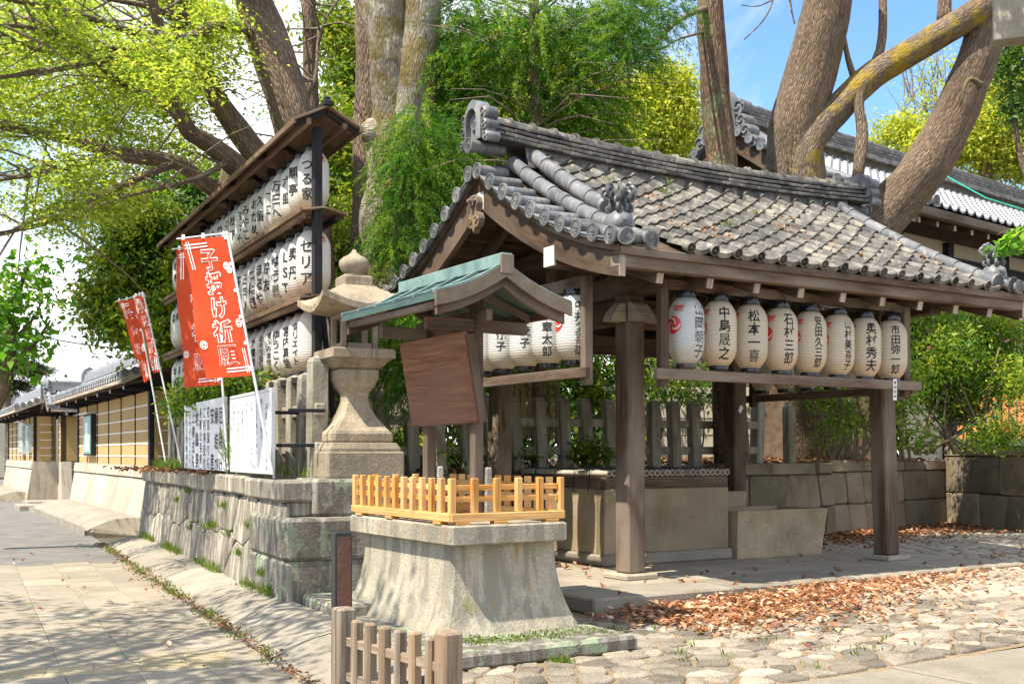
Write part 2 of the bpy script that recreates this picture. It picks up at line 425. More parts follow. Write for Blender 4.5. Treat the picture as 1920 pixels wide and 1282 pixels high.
M['leaf_maple'] = leafmat('fresh_maple_leaf', (.12, .2, .02), (.29, .39, .045), (.5, .52, .09), (1.45, 1.4, .9, 1), .55)
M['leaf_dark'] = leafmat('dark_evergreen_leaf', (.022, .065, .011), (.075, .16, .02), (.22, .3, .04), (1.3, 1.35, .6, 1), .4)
M['leaf_edge'] = leafmat('yellowing_evergreen_leaf', (.05, .12, .012), (.15, .25, .018), (.4, .38, .035), (1.4, 1.3, .5, 1), .45)
M['leaf_cedar'] = leafmat('cedar_needle', (.02, .08, .006), (.075, .2, .014), (.24, .33, .03), (1.5, 1.5, .6, 1), .5, .6)
M['leaf_bright'] = leafmat('bright_spring_leaf', (.2, .27, .02), (.42, .46, .04), (.62, .6, .1), (1.4, 1.35, .7, 1), .5)
M['leaf_shrub'] = leafmat('azalea_leaf', (.03, .09, .01), (.15, .29, .025), (.48, .5, .07), (1.5, 1.5, .6, 1), .5)
M['leaf_ginkgo'] = leafmat('ginkgo_leaf', (.07, .2, .02), (.16, .34, .03), (.3, .46, .05), (1.4, 1.5, .8, 1), .5)
M['leaf_pine'] = leafmat('pine_needle', (.02, .05, .02), (.05, .09, .03), (.2, .19, .06), (1, 1, .8, 1), .25)
M['grass'] = leafmat('grass_blade', (.05, .11, .015), (.13, .21, .03), (.3, .33, .07), (1.2, 1.2, .6, 1))
M['litter'] = leafmat('fallen_leaf', (.2, .075, .035), (.46, .22, .1), (.66, .5, .35), (1, .8, .5, 1), .25, .6)
M['litter_brown'] = leafmat('brown_litter', (.08, .035, .018), (.22, .1, .045), (.38, .22, .1), (1, .8, .5, 1), .15, .8)

# ------------------------------------------------------------------ lettering
_font = bpy.data.curves.new('lettering', 'FONT'); _font.resolution_u = 3
_fo = bpy.data.objects.new('lettering', _font); SC.collection.objects.link(_fo)
_gl = {}
def glyph(ch, bold=.018):
    if ch in '晟願朝雄喜薦舗':  bold = min(bold, .0 if bold < .04 else .02)
    if (ch, bold) in _gl: return _gl[ch, bold]
    _font.body = ch; _font.align_x = 'CENTER'; _font.offset = bold
    dg = bpy.context.evaluated_depsgraph_get(); dg.update()
    me = bpy.data.meshes.new_from_object(_fo.evaluated_get(dg))
    bm = bmesh.new(); bm.from_mesh(me); bpy.data.meshes.remove(me)
    for x in (-.3, -.15, 0, .15, .3):
        bmesh.ops.bisect_plane(bm, geom=bm.verts[:] + bm.edges[:] + bm.faces[:], plane_co=(x, 0, 0), plane_no=(1, 0, 0))
    bm.verts.ensure_lookup_table()
    vs = [(v.co.x, v.co.y - .36) for v in bm.verts]; fs = [[v.index for v in f.verts] for f in bm.faces]
    bm.free(); _gl[ch, bold] = (vs, fs)
    return vs, fs
def write(mb, text, fn, size, step=None, top=0.0, x0=0.0, sx=1.0, bold=.018, mi=0):
    """a vertical column of characters; fn(x, y) puts a point of the column on its surface"""
    step = step or size * 1.05
    for i, ch in enumerate(text):
        if ch == ' ': continue
        vs, fs = glyph(ch, bold)
        cy = top - (i + .5) * step
        mb.add([fn(x0 + a * size * sx, cy + b * size) for a, b in vs], fs, None, mi)
def writerow(mb, text, fn, size, step=None, x0=0.0, y0=0.0, bold=.018, mi=0):
    step = step or size
    for i, ch in enumerate(text):
        vs, fs = glyph(ch, bold)
        cx = x0 + (i - (len(text) - 1) / 2) * step
        mb.add([fn(cx + a * size, y0 + b * size) for a, b in vs], fs, None, mi)
ORD = ['first', 'second', 'third', 'fourth', 'fifth', 'sixth', 'seventh', 'eighth', 'ninth', 'tenth', 'eleventh', 'twelfth', 'thirteenth',
       'fourteenth', 'fifteenth', 'sixteenth', 'seventeenth', 'eighteenth', 'nineteenth', 'twentieth', 'twenty-first', 'twenty-second']

# ------------------------------------------------------------------ foliage
def leaf_mesh(name, P, N, U, L, Wd, tone, mat, fold=.25):
    """many small folded leaves: P centre, U along, N normal"""
    n = len(P)
    Wv = np.cross(N, U)
    L = np.asarray(L).reshape(-1, 1) * np.ones((n, 1)); Wd = np.asarray(Wd).reshape(-1, 1) * np.ones((n, 1))
    a = P - U * L * .5; b = P + Wv * Wd * .5 + N * Wd * fold; c = P + U * L * .5; d = P - Wv * Wd * .5 + N * Wd * fold
    co = np.stack([a, b, c, d], 1).reshape(-1, 3).astype(np.float32)
    base = (np.arange(n) * 4).reshape(-1, 1)
    tri = np.concatenate([base + np.array([[0, 1, 2]]), base + np.array([[0, 2, 3]])], 1).reshape(-1).astype(np.int32)
    me = bpy.data.meshes.new(name)
    me.vertices.add(4 * n); me.vertices.foreach_set('co', co.ravel())
    me.loops.add(6 * n); me.loops.foreach_set('vertex_index', tri)
    me.polygons.add(2 * n); me.polygons.foreach_set('loop_start', np.arange(0, 6 * n, 3, dtype=np.int32))
    at_ = me.attributes.new('tone', 'FLOAT', 'FACE'); at_.data.foreach_set('value', np.repeat(np.clip(tone, 0, 1), 2).astype(np.float32))
    me.materials.append(mat)
    me.update(calc_edges=True); me.validate()
    return me
def unit(a): return a / np.maximum(np.linalg.norm(a, axis=1, keepdims=True), 1e-6)
def crown(name, blobs, n, L, Wd, mat, parent=None, seed=1, clump=.28, per=40, up=.6, shell=.55, droop=0.0, tvar=.22, sphere=None):
    """leaf clumps spread through ellipsoids (centre, radii, weight)"""
    r = np.random.RandomState(seed)
    wts = np.array([b[2] if len(b) > 2 else b[1][0] * b[1][1] * b[1][2] for b in blobs], float); wts /= wts.sum()
    nc = max(1, n // per)
    bi = r.choice(len(blobs), nc, p=wts)
    d = unit(r.randn(nc, 3)); rad = shell + (1 - shell) * r.rand(nc) ** .5
    rad *= np.where(r.rand(nc) < .25, r.rand(nc), 1)
    C = np.array([tuple(blobs[i][0]) for i in bi]); Rr = np.array([tuple(blobs[i][1]) for i in bi])
    cc = C + d * rad[:, None] * Rr
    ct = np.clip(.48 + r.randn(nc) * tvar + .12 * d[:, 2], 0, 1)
    k = np.repeat(np.arange(nc), per)
    off = r.randn(len(k), 3) * clump * np.array([1, 1, .62])
    P = cc[k] + off; P[:, 2] -= droop * np.abs(off[:, 0])
    N = unit(r.randn(len(k), 3) * (1 - up) + np.array([0, 0, 1]) * up + d[k] * .35)
    U = unit(np.cross(N, unit(r.randn(len(k), 3)))); U[:, 2] -= droop; U = unit(U)
    N = unit(N - U * (N * U).sum(1, keepdims=True))
    s = .5 + r.rand(len(k)) ** 1.3
    me = leaf_mesh(name, P, N, U, L * s, Wd * s, ct[k] + r.randn(len(k)) * .13, mat)
    return link(name, me, parent)
def sprays(name, blobs, n_spray, mat, parent=None, seed=2, length=.5, needles=46, nl=.075, nw=.011, droop=.5):
    """drooping cedar sprays: needles set along a bent twig"""
    r = np.random.RandomState(seed)
    wts = np.array([b[2] if len(b) > 2 else b[1][0] * b[1][1] * b[1][2] for b in blobs], float); wts /= wts.sum()
    bi = r.choice(len(blobs), n_spray, p=wts)
    C = np.array([tuple(blobs[i][0]) for i in bi]); Rr = np.array([tuple(blobs[i][1]) for i in bi])
    dd = unit(r.randn(n_spray, 3)); o = C + dd * Rr * (r.rand(n_spray, 1) ** .4)
    dirs = unit(np.stack([dd[:, 0], dd[:, 1], r.randn(n_spray) * .3 - .1], 1))
    ln = length * (.6 + .8 * r.rand(n_spray))
    tone = np.clip(.45 + r.randn(n_spray) * .3, 0, 1)
    k = np.repeat(np.arange(n_spray), needles); t = np.tile(np.linspace(0, 1, needles), n_spray)
    P = o[k] + dirs[k] * (ln[k] * t)[:, None]; P[:, 2] -= droop * ln[k] * t ** 2
    T = unit(dirs[k] + np.stack([0 * t, 0 * t, -2 * droop * t], 1))
    side = unit(np.cross(T, unit(r.randn(len(k), 3))))
    U = unit(T * .9 + side * .75)
    Nn = unit(np.cross(U, r.randn(len(k), 3)))
    P = P + U * nl * .5
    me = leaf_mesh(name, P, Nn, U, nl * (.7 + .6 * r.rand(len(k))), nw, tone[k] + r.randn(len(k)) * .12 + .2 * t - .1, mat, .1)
    return link(name, me, parent)
def limb(mb, pts, r0, r1, n=9, sub=4, wob=.08, mi=0):
    """a tapered limb through points (Catmull-Rom)"""
    pts = [V(p) for p in pts]; P = [pts[0] * 2 - pts[1]] + pts + [pts[-1] * 2 - pts[-2]]; out = []
    for i in range(1, len(P) - 2):
        for k in range(sub):
            t = k / sub; a, b, c, d = P[i - 1], P[i], P[i + 1], P[i + 2]
            out.append(.5 * ((2 * b) + (c - a) * t + (2 * a - 5 * b + 4 * c - d) * t * t + (3 * b - 3 * c + d - a) * t ** 3))
    out.append(pts[-1]); m = len(out)
    mb.tube(out, [lerp(r0, r1, i / (m - 1)) for i in range(m)], n, True, mi, wob)
    return out
def scatter(name, pts, L, mat, seed=3, curl=.3, flat=.8, tone=.5, tv=.28, parent=None, wide=.5):
    r = np.random.RandomState(seed); n = len(pts); P = np.array(pts, float)
    N = unit(np.stack([r.randn(n) * (1 - flat), r.randn(n) * (1 - flat), np.ones(n)], 1))
    U = unit(np.cross(N, unit(r.randn(n, 3)))); s = .6 + .8 * r.rand(n)
    return link(name, leaf_mesh(name, P, N, U, L * s, L * wide * s, tone + r.randn(n) * tv, mat, curl), parent)
def tufts(name, spots, mat, seed=4, h=.1, blades=14, spread=.05, parent=None):
    r = np.random.RandomState(seed); sp = np.array(spots, float)
    k = np.repeat(np.arange(len(sp)), blades); n = len(k)
    o = sp[k] + np.stack([r.randn(n) * spread, r.randn(n) * spread, np.zeros(n)], 1)
    U = unit(np.stack([r.randn(n) * .45, r.randn(n) * .45, np.ones(n)], 1)); hh = h * (.5 + r.rand(n))
    N = unit(np.cross(U, r.randn(n, 3)))
    return link(name, leaf_mesh(name, o + U * hh[:, None] * .5, N, U, hh, .012, .5 + r.randn(n) * .25, mat, .1), parent)
def voronoi(pts, big=3.0, near=16):
    P = np.array(pts); cells = []
    for i, p in enumerate(P):
        poly = [(p[0] - big, p[1] - big), (p[0] + big, p[1] - big), (p[0] + big, p[1] + big), (p[0] - big, p[1] + big)]
        o = np.argsort(((P - p) ** 2).sum(1))[1:near + 1]
        for j in o:
            q = P[j]; mx, my = (p + q) / 2; nx, ny = q - p; new = []
            for k in range(len(poly)):
                a, b = poly[k], poly[(k + 1) % len(poly)]
                da = (a[0] - mx) * nx + (a[1] - my) * ny; db = (b[0] - mx) * nx + (b[1] - my) * ny
                if da <= 0: new.append(a)
                if (da < 0 < db) or (db < 0 < da):
                    t = da / (da - db); new.append((a[0] + (b[0] - a[0]) * t, a[1] + (b[1] - a[1]) * t))
            poly = new
            if len(poly) < 3: break
        cells.append(poly)
    return cells
def shrink(poly, d):
    n = len(poly); cx = sum(p[0] for p in poly) / n; cy = sum(p[1] for p in poly) / n; o = []
    for x, y in poly:
        L = math.hypot(x - cx, y - cy) or 1; k = max(0, 1 - d / L); o.append((cx + (x - cx) * k, cy + (y - cy) * k))
    return o
def rounded(poly, k=.22):
    o = []
    for i in range(len(poly)):
        a, b, c = poly[i - 1], poly[i], poly[(i + 1) % len(poly)]
        o.append((b[0] + (a[0] - b[0]) * k, b[1] + (a[1] - b[1]) * k)); o.append((b[0] + (c[0] - b[0]) * k, b[1] + (c[1] - b[1]) * k))
    return o
class Frame:
    """a horizontal frame: origin, x axis at an angle; p(x, y, z) -> world"""
    def __init__(s, ox, oy, ang): s.o = (ox, oy); s.a = ang; s.c, s.s = math.cos(ang), math.sin(ang)
    def p(s, x, y, z=0.0): return V((s.o[0] + x * s.c - y * s.s, s.o[1] + x * s.s + y * s.c, z))
    def inv(s, w): dx, dy = w[0] - s.o[0], w[1] - s.o[1]; return (dx * s.c + dy * s.s, -dx * s.s + dy * s.c)
T = Frame(1.255, 11.87, math.radians(31.8))        # pavilion: origin at its nearest post
PL = Frame(-.494, 8.17, math.radians(31.8))        # notice-board plinth: origin at its near corner
ST = Frame(-2.04, 10.3, math.radians(26.0))        # street wall: y runs along the wall away from us, -x is the street
# ------------------------------------------------------------------ ground, street, terrace
def clip_rect(poly, x0, x1, y0, y1):
    for ax, lim, sg in ((0, x0, 1), (0, x1, -1), (1, y0, 1), (1, y1, -1)):
        new = []
        for k in range(len(poly)):
            a, b = poly[k], poly[(k + 1) % len(poly)]
            da, db = sg * (a[ax] - lim), sg * (b[ax] - lim)
            if da >= 0: new.append(a)
            if (da > 0 > db) or (da < 0 < db):
                t = da / (da - db); new.append((a[0] + (b[0] - a[0]) * t, a[1] + (b[1] - a[1]) * t))
        poly = new
        if len(poly) < 3: return []
    return poly
def sheet(name, pts, z, mat):
    mb = MB(); mb.add([(p[0], p[1], p[2] if len(p) > 2 else z) for p in pts], [tuple(range(len(pts)))])
    return kind(mb.build(name, mat), 'structure')
sheet('ground', [(-500, -60), (500, -60), (500, 900), (-500, 900)], -.05, M['mortar'])
sheet('road', [ST.p(-14, -8), ST.p(-.66, -8), ST.p(-.66, 60), ST.p(-14, 60)], -.014, M['asphalt'])

# pavement of concrete slabs
pave = kind(MB().build('pavement', M['mortar']), 'structure')
bed = MB(); bed.add([ST.p(-5.4, -4, -.008), ST.p(-.7, -4, -.008), ST.p(-.7, 5.6, -.008), ST.p(-5.4, 5.6, -.008)], [(0, 1, 2, 3)])
bed.build('slab_bed', M['asphalt'], pave)
pmb = MB(); pmb.box((0, 0, 0), (.45, .598, .05), .004); pme = pmb.mesh('paver', M['paver'])
for i in range(10):
    for j in range(16):
        x, y = -.96 - i * .454, -3.6 + j * .602 + (.3 if i % 2 else 0)
        p = ST.p(x, y, -.02 + rnd.uniform(-.003, .003))
        if p.y < 3.5: continue
        o = link('paver', pme, pave, None, p, (rnd.uniform(-.004, .004), rnd.uniform(-.004, .004), ST.a))
tmb = MB(); tmb.box((0, 0, 0), (.298, .298, .02), .005)
for k in range(4): tmb.box((-.105 + k * .07, 0, .011), (.034, .27, .008), .003)
tme = tmb.mesh('tactile_block', M['tactile'])
for r_ in range(2):
    for k in range(9):
        d = V((.943, .333, 0)); n_ = V((-.333, .943, 0))
        p = V((-3.55, 7.35, 0)) + d * .302 * k + n_ * .302 * r_
        if ST.inv(p)[0] > -.95 or (r_ == 1 and k < 4): continue
        link('tactile_block', tme, pave, None, (p.x, p.y, .0), (0, 0, math.atan2(d.y, d.x) - math.pi / 2))

# sloped cement apron along the wall foot
apron = kind(MB().build('apron', M['cement']), 'structure')
y = -3.9; n_ap = 0
while y < 8.7:
    L = rnd.uniform(1.3, 1.9); y1 = min(y + L, 8.9)
    mb = MB()
    def fa(u, v, y=y, y1=y1):
        x = lerp(-.7, -.03, u); z = .004 + .15 * math.sin(u * math.pi / 2) ** 1.1 + .012 * math.sin(v * 5 + y * 3) * u
        return ST.p(x, lerp(y + .006, y1 - .006, v), z)
    mb.grid(fa, 10, 6)
    mb.add([ST.p(-.7, y + .006, .004), ST.p(-.7, y1 - .006, .004), ST.p(-.7, y1 - .006, -.06), ST.p(-.7, y + .006, -.06)], [(0, 1, 2, 3)])
    mb.add([ST.p(-.7, y1 - .006, -.06), ST.p(-.03, y1 - .006, -.06), ST.p(-.03, y1 - .006, .154), ST.p(-.35, y1 - .006, .11), ST.p(-.7, y1 - .006, .004)], [(0, 1, 2, 3, 4)])
    mb.build('apron_slab', M['cement'], apron, True); y = y1

# raised bed behind the walls
TZ = 1.19
ter = [ST.p(.12, .4), T.p(-2.45, .55), T.p(-1.35, 2.2), T.p(-1.35, 3.4), T.p(4.2, 3.45), T.p(6.9, 3.62), T.p(11.1, 4.5), T.p(10.45, 2.3), T.p(14.2, 1.5), T.p(22, .3), V((60, 20, 0)), V((70, 90, 0)), V((-30, 90, 0)), ST.p(.12, 9.0)]
tz = [TZ, TZ, TZ, TZ, 1.22, 1.3, 1.34, 1.34, 1.34, 1.34, 1.4, 1.5, 1.2, TZ]
sheet('terrace', [(p.x, p.y, z) for p, z in zip(ter, tz)], TZ, M['mortar'])

def stone_courses(mb_list_parent, fn, y0, y1, z0, z1, sy, sz, depth, mat, inset=.022, name='stone', jit=.016, seed=1, gap=.010, irregular=.36, skip=None):
    r = random.Random(seed); pts = []; rows = max(1, round((z1 - z0) / sz)); cols = max(1, round((y1 - y0) / sy))
    for j in range(rows):
        for i in range(cols):
            a = y0 + (i + .5 + (.5 if j % 2 else 0)) * (y1 - y0) / cols + r.uniform(-1, 1) * sy * irregular
            b = z0 + (j + .5) * (z1 - z0) / rows + r.uniform(-1, 1) * sz * irregular * .55
            pts.append((a, b * sy / sz))
    for c in voronoi(pts, 4):
        c = clip_rect([(a, b * sz / sy) for a, b in c], y0, y1, z0, z1)
        if len(c) < 3: continue
        m = MB(); m.pillow(shrink(rounded(c, .12), gap), fn, -.02, depth * r.uniform(.7, 1.25), inset, 0, jit)
        m.build(name, mat, mb_list_parent, 40)

# street retaining wall
wall = thing('stone_retaining_wall', 'battered grey masonry wall with painted-in sun streaks carrying the stone fence along the street', 'stone wall', ST.p(0, 4.4))
wl = wall.matrix_basis.inverted()
def wfn(a, b, d):
    p = ST.p(-.13 * (1 - b / 1.2) - d, a, b); return wall_inv(p)
def wall_inv(p): return V((p.x, p.y, p.z)) - V(wall.location)
stone_courses(wall, wfn, -.02, 9.0, .1, 1.03, .74, .38, .026, M['wall_stone'], seed=3, gap=.006)
for q in range(2):
    mb = MB(); mb.box(wall_inv(ST.p(.25 + q * .56, .2, .955)), (.55, .4, .145), .02, Matrix.Rotation(ST.a, 3, 'Z')); mb.build('stone', M['wall_stone'], wall)
mb = MB(); mb.add([wfn(-.03, 0, -.02), wfn(9.0, 0, -.02), wfn(9.0, 1.2, -.02), wfn(-.03, 1.2, -.02), wfn(9.0, 0, -.6), wfn(9.0, 1.2, -.6)], [(0, 1, 2, 3), (1, 4, 5, 2)])
mb.build('backing', M['mortar'], wall)
y = -.04
for L in (1.55, 1.9, 1.3, 1.75, 1.6, .94):
    mb = MB(); rot = Matrix.Rotation(ST.a, 3, 'Z')
    mb.box(wall_inv(ST.p(.12, y + L / 2, 1.13 + rnd.uniform(-.012, .012))), (.42, L - .012, .2), .025, rot)
    mb.build('cap_stone', M['wall_stone'], wall); y += L

# bed wall behind the pavilion: three straight runs
def bed_wall(name, label, pa, pb, ztop, seed, sy=.8, cap=True, zb=.0, rows=.42):
    pa, pb = V(pa), V(pb); d = (pb - pa); L = d.length; d.normalize(); n = V((d.y, -d.x, 0))
    w = thing(name, label, 'stone wall', (pa + pb) / 2); w.location.z = 0
    c0 = V(w.location)
    def fn(a, b, dd): p = pa + d * a + n * (dd + .06 * (1.3 - b)); return V((p.x, p.y, b)) - c0
    rc = random.Random(seed); zr_ = [zb, zb + (ztop - .2 - zb) * rc.uniform(.46, .54), ztop - .2]
    for z0, z1 in zip(zr_, zr_[1:]):
        a = -rc.uniform(0, .4)
        jr, jl = 0, 0
        while a < L:
            l = rc.uniform(.5, 1.0); j2 = rc.uniform(-.05, .05)
            poly = clip_rect([(a + jl, z0), (a + l - j2, z0 + rc.uniform(-.02, .02)), (a + l + j2, z1 + rc.uniform(-.02, .02)), (a - jl, z1)], 0, L, zb, ztop)
            jl = -j2
            if len(poly) >= 3:
                m = MB(); m.pillow(shrink(rounded(poly, .06), .008), fn, -.04, .035 * rc.uniform(.6, 1.3), .028, 0, .02); m.build('stone', M['bed_stone'], w, 40)
            a += l
    m = MB(); m.add([fn(0, 0, -.025), fn(L, 0, -.025), fn(L, ztop - .02, -.025), fn(0, ztop - .02, -.025)], [(0, 1, 2, 3)]); m.build('backing', M['mortar'], w)
    a = 0; r = random.Random(seed)
    while a < L - .05:
        l = min(r.uniform(.55, 1.15), L - a)
        if L - a - l < .3: l = L - a
        m = MB(); m.pillow(shrink([(a, ztop - .195), (a + l, ztop - .195), (a + l, ztop + r.uniform(-.02, .01)), (a, ztop + r.uniform(-.02, .01))], .012), fn, -.3, .05, .03, 0, .02)
        m.build('cap_stone', M['bed_stone'], w, 40); a += l
    return w
def tp(x, y): return T.p(x, y)
bed_wall('bed_wall', 'low stone wall behind the well and stone troughs', tp(-1.4, 3.42), tp(4.25, 3.45), 1.2, 21)
bed_wall('bed_wall', 'shaded block wall under the azalea behind the rear right post', tp(4.25, 3.3), tp(6.95, 3.55), 1.33, 22)
bed_wall('bed_wall', 'long block wall ending at the leaf-strewn corner under the bushes', tp(6.95, 3.62), tp(11.1, 4.5), 1.36, 23)
bed_wall('bed_wall', 'taller dappled block wall at the edge beyond the corner', tp(11.1, 4.5), tp(10.3, 1.9), 1.62, 24, .7)
bed_wall('bed_wall', 'block wall running on to the right out of the picture', tp(10.3, 1.9), tp(14.2, 1.35), 1.6, 27)
bed_wall('bed_wall', 'farthest stretch of block wall outside the picture', tp(14.2, 1.35), tp(22, .1), 1.6, 28, 1.2)
bed_wall('bed_wall', 'low stone side of the raised bed hidden behind the plinth', tp(-2.5, .5), tp(-1.4, 2.2), 1.2, 25)
bed_wall('bed_wall', 'short stone return behind the yellow slat fence', tp(-1.4, 2.2), tp(-1.4, 3.4), 1.2, 26)

# cobbled forecourt
def gz(x, y=-2): return min(.1, max(0, (x + 1.4) * .021)) * min(1, max(0, (y + 5.5) / 1.5))
forecourt = kind(MB().build('forecourt', M['mortar']), 'structure')
m = MB(); m.grid(lambda u, v: T.p(lerp(-6, 12, u), lerp(-4.3, 5, v), -.004 + gz(lerp(-6, 12, u), lerp(-4.3, 5, v))), 36, 12); m.build('joint_bed', M['joint'], forecourt)
r = random.Random(8); pts = []
for j in range(16):
    for i in range(66):
        pts.append((-5.2 + (i + .5 * (j % 2)) * .255 + r.uniform(-.1, .1), (-4.16 + j * .197 + r.uniform(-.072, .072))))
back = []
for j in range(18):
    for i in range(17):
        back.append((5.35 + (i + .5 * (j % 2)) * .33 + r.uniform(-.09, .09), -1.0 + j * .26 + r.uniform(-.07, .07)))
cells = []
for c, p in zip(voronoi(pts, 2), pts):
    c = clip_rect(c, -5.1, 11.2, -4.25, -1.2)
    if len(c) < 3: continue
    w = T.p(*p); px = 960 + w.x / w.y * F; py = 850 + H / w.y * F
    q = PL.inv(w)
    if q[0] < 1.3 and q[1] > -.55: continue
    if q[0] < -1.3: continue
    cells.append((w.y if (-20 < px < 1960 and py < 1310) else 90 + w.y, c))
cells.sort(key=lambda t: t[0])
far = MB()
for k, (d, c) in enumerate(cells):
    h = r.uniform(.006, .02); fn = lambda a, b, dd: T.p(a, b, dd + gz(a, b))
    poly = shrink(rounded([(a + r.uniform(-.012, .012), b + r.uniform(-.012, .012)) for a, b in c], .14), r.uniform(.008, .026))
    if k < 285 and d < 60:
        m = MB(); m.pillow(poly, fn, -.03, h, .018, 0, .014, .003); m.build('cobblestone', M['cobble'], forecourt, 25)
    else: far.pillow(poly, fn, -.03, h, .03, 0, .008, .006)
for c, p in zip(voronoi(back, 2), back):
    c = clip_rect(c, 5.2, 11.2, -1.15, 3.7)
    if len(c) > 2: far.pillow(shrink(rounded(c, .28), .02), lambda a, b, dd: T.p(a, b, dd + gz(a, b)), -.03, .02, .03, 0, .008, .006)
kind(far.build('cobblestones', M['cobble'], forecourt, 50), 'stuff')
# big granite paving slabs of the approach
x = -7.0
for k, L in enumerate((2.0, 2.0, 1.9, 1.7, 2.0, 1.6, 2.1, 1.8, 1.9)):
    for j, (ya, yb) in enumerate(((-5.35, -4.3), (-6.4, -5.37))):
        m = MB(); o_ = .6 * j
        m.box(T.p(x + o_ + L / 2, (ya + yb) / 2, -.03 + gz(x + o_ + L / 2, (ya + yb) / 2)), (L - .014, yb - ya - .012, .08), .01, Matrix.Rotation(T.a, 3, 'Z'))
        m.build('paving_slab', M['slab'], forecourt)
    x += L
# kerb and drain right of the pavilion floor
m = MB(); m.beam(T.p(5.25, 3.2, .06), T.p(5.1, -.2, .06), .16, .16, .02); m.build('kerb_stone', M['granite_dark'], forecourt)
m = MB(); m.box(T.p(5.95, -.75, .05), (1.5, .55, .09), .02, Matrix.Rotation(T.a + .1, 3, 'Z')); m.build('stepping_slab', M['granite'], forecourt)
# ------------------------------------------------------------------ water pavilion
pv = thing('water_pavilion', 'open wooden water pavilion with a curved grey tiled roof and leaning posts', 'pavilion', T.p(0, 0), T.a)
YM, X0, X1, VE = 1.4, -1.1, 5.2, 2.65
def rz(X, v):
    s = ((X - 2.05) / 3.15) ** 2
    main = 4.98 - .72 * v + .048 * v * v
    low = 4.62 - .70 * v + .0925 * v * v             # the slope rolls down towards the gable edge
    e = min(X - X0, X1 - X); b = min(1, max(0, (.85 - e) / .85)); b = b * b * (3 - 2 * b)
    return lerp(main, low, b) - .1 * (1 - min(s, 1.1)) * (1 - v / 2.7)
def rs(X, v): return (rz(X, v - .02) - rz(X, v + .02)) / .04
FZ = .15
m = MB(); m.box((1.85, 1.15, .075), (6.4, 4.7, .15), .02)
fl = m.build('floor_slab', M['slab'], pv)
for (x0, x1, y0, y1) in ((-1.36, .3, -1.2, -.45), (.31, 2.1, -1.2, -.45), (2.11, 3.6, -1.2, -.45), (3.61, 5.06, -1.2, -.45)):
    m = MB(); m.box(((x0 + x1) / 2, (y0 + y1) / 2 - .015, .078), (x1 - x0, y1 - y0, .156), .02); m.build('edge_stone', M['slab'], pv)
PX = [(0, 0), (4.03, 0), (0, 2.7), (4.03, 2.7)]
for i, (x, y) in enumerate(PX):
    m = MB(); m.box((x, y, FZ + .03), (.42, .42, .06), .015); m.build('base_stone', M['granite'], pv)
    lx = -.09 if x > 2 else .02
    m = MB(); m.beam((x, y, FZ + .06), (x + lx, y + (.04 if y < 1 else -.04), 3.38), .235, .235, .02, up=(0, 1, 0)); m.build('post', M['wood_post'], pv)
# purlins with white painted ends
for y, z in ((0, 3.46), (1.4, 4.28), (2.7, 3.46)):
    m = MB(); m.beam((-1.02, y, z), (5.12, y, z), .2, .21, .01); m.build('purlin', M['wood_dark'], pv)
    for x in (-1.03, 5.13):
        m = MB(); m.box((x, y, z), (.022, .19, .2), .003); m.build('purlin_end', M['wood_white'], pv)
for y in (0, 2.7):
    m = MB(); m.beam((-.1, y, 2.92), (4.13, y, 2.92), .13, .24); m.build('tie_beam', M['wood_dark'], pv)
for x in (0, 4.0):
    m = MB(); m.beam((x, -.1, 2.97), (x, 2.8, 2.97), .13, .24); m.build('tie_beam', M['wood_dark'], pv)
    m = MB(); m.beam((x, -.75, 3.24), (x, 3.45, 3.24), .2, .22); m.build('cross_beam', M['wood_dark'], pv)
    m = MB(); m.beam((x, 1.4, 3.35), (x, 1.4, 4.2), .16, .2, up=(0, 1, 0)); m.build('king_post', M['wood_dark'], pv)
    m = MB(); m.beam((x, .2, 3.75), (x, 2.6, 3.75), .14, .18); m.build('cross_beam', M['wood_dark'], pv)
# carved nosings where the ties pass the posts
def nosing(c, d):
    m = MB(); c = V(c); d = V(d); s = V((-d.y, d.x, 0))
    prof = [(0, .11), (.05, .11), (.075, .085), (.085, .085), (.105, .055), (.115, .055), (.135, .02), (.145, .02), (.165, -.02), (.175, -.02), (.19, -.06), (.19, -.085), (.0, -.085)]
    m.prism(prof, lambda a, b, t: c + d * a + V((0, 0, b)) + s * t, -.075, .075)
    for t in (-.085, .085):
        pts = [c + d * (.06 + .034 * math.cos(q) * (1 - q / 9)) + V((0, 0, -.02 + .034 * math.sin(q) * (1 - q / 9))) + s * t for q in np.linspace(0, 6.5, 16)]
        m.tube(pts, .009, 5)
    m.build('carved_nosing', M['wood_end'], pv)
for x, y in PX:
    nosing((x - .115 if x < 2 else x + .06, y, 2.94), (-1, 0, 0) if x < 2 else (1, 0, 0))
    nosing((x - .05, y - .115 if y < 1 else y + .115, 2.94), (0, -1, 0) if y < 1 else (0, 1, 0))
    if x < 2: nosing((x + .115, y, 2.94), (1, 0, 0))
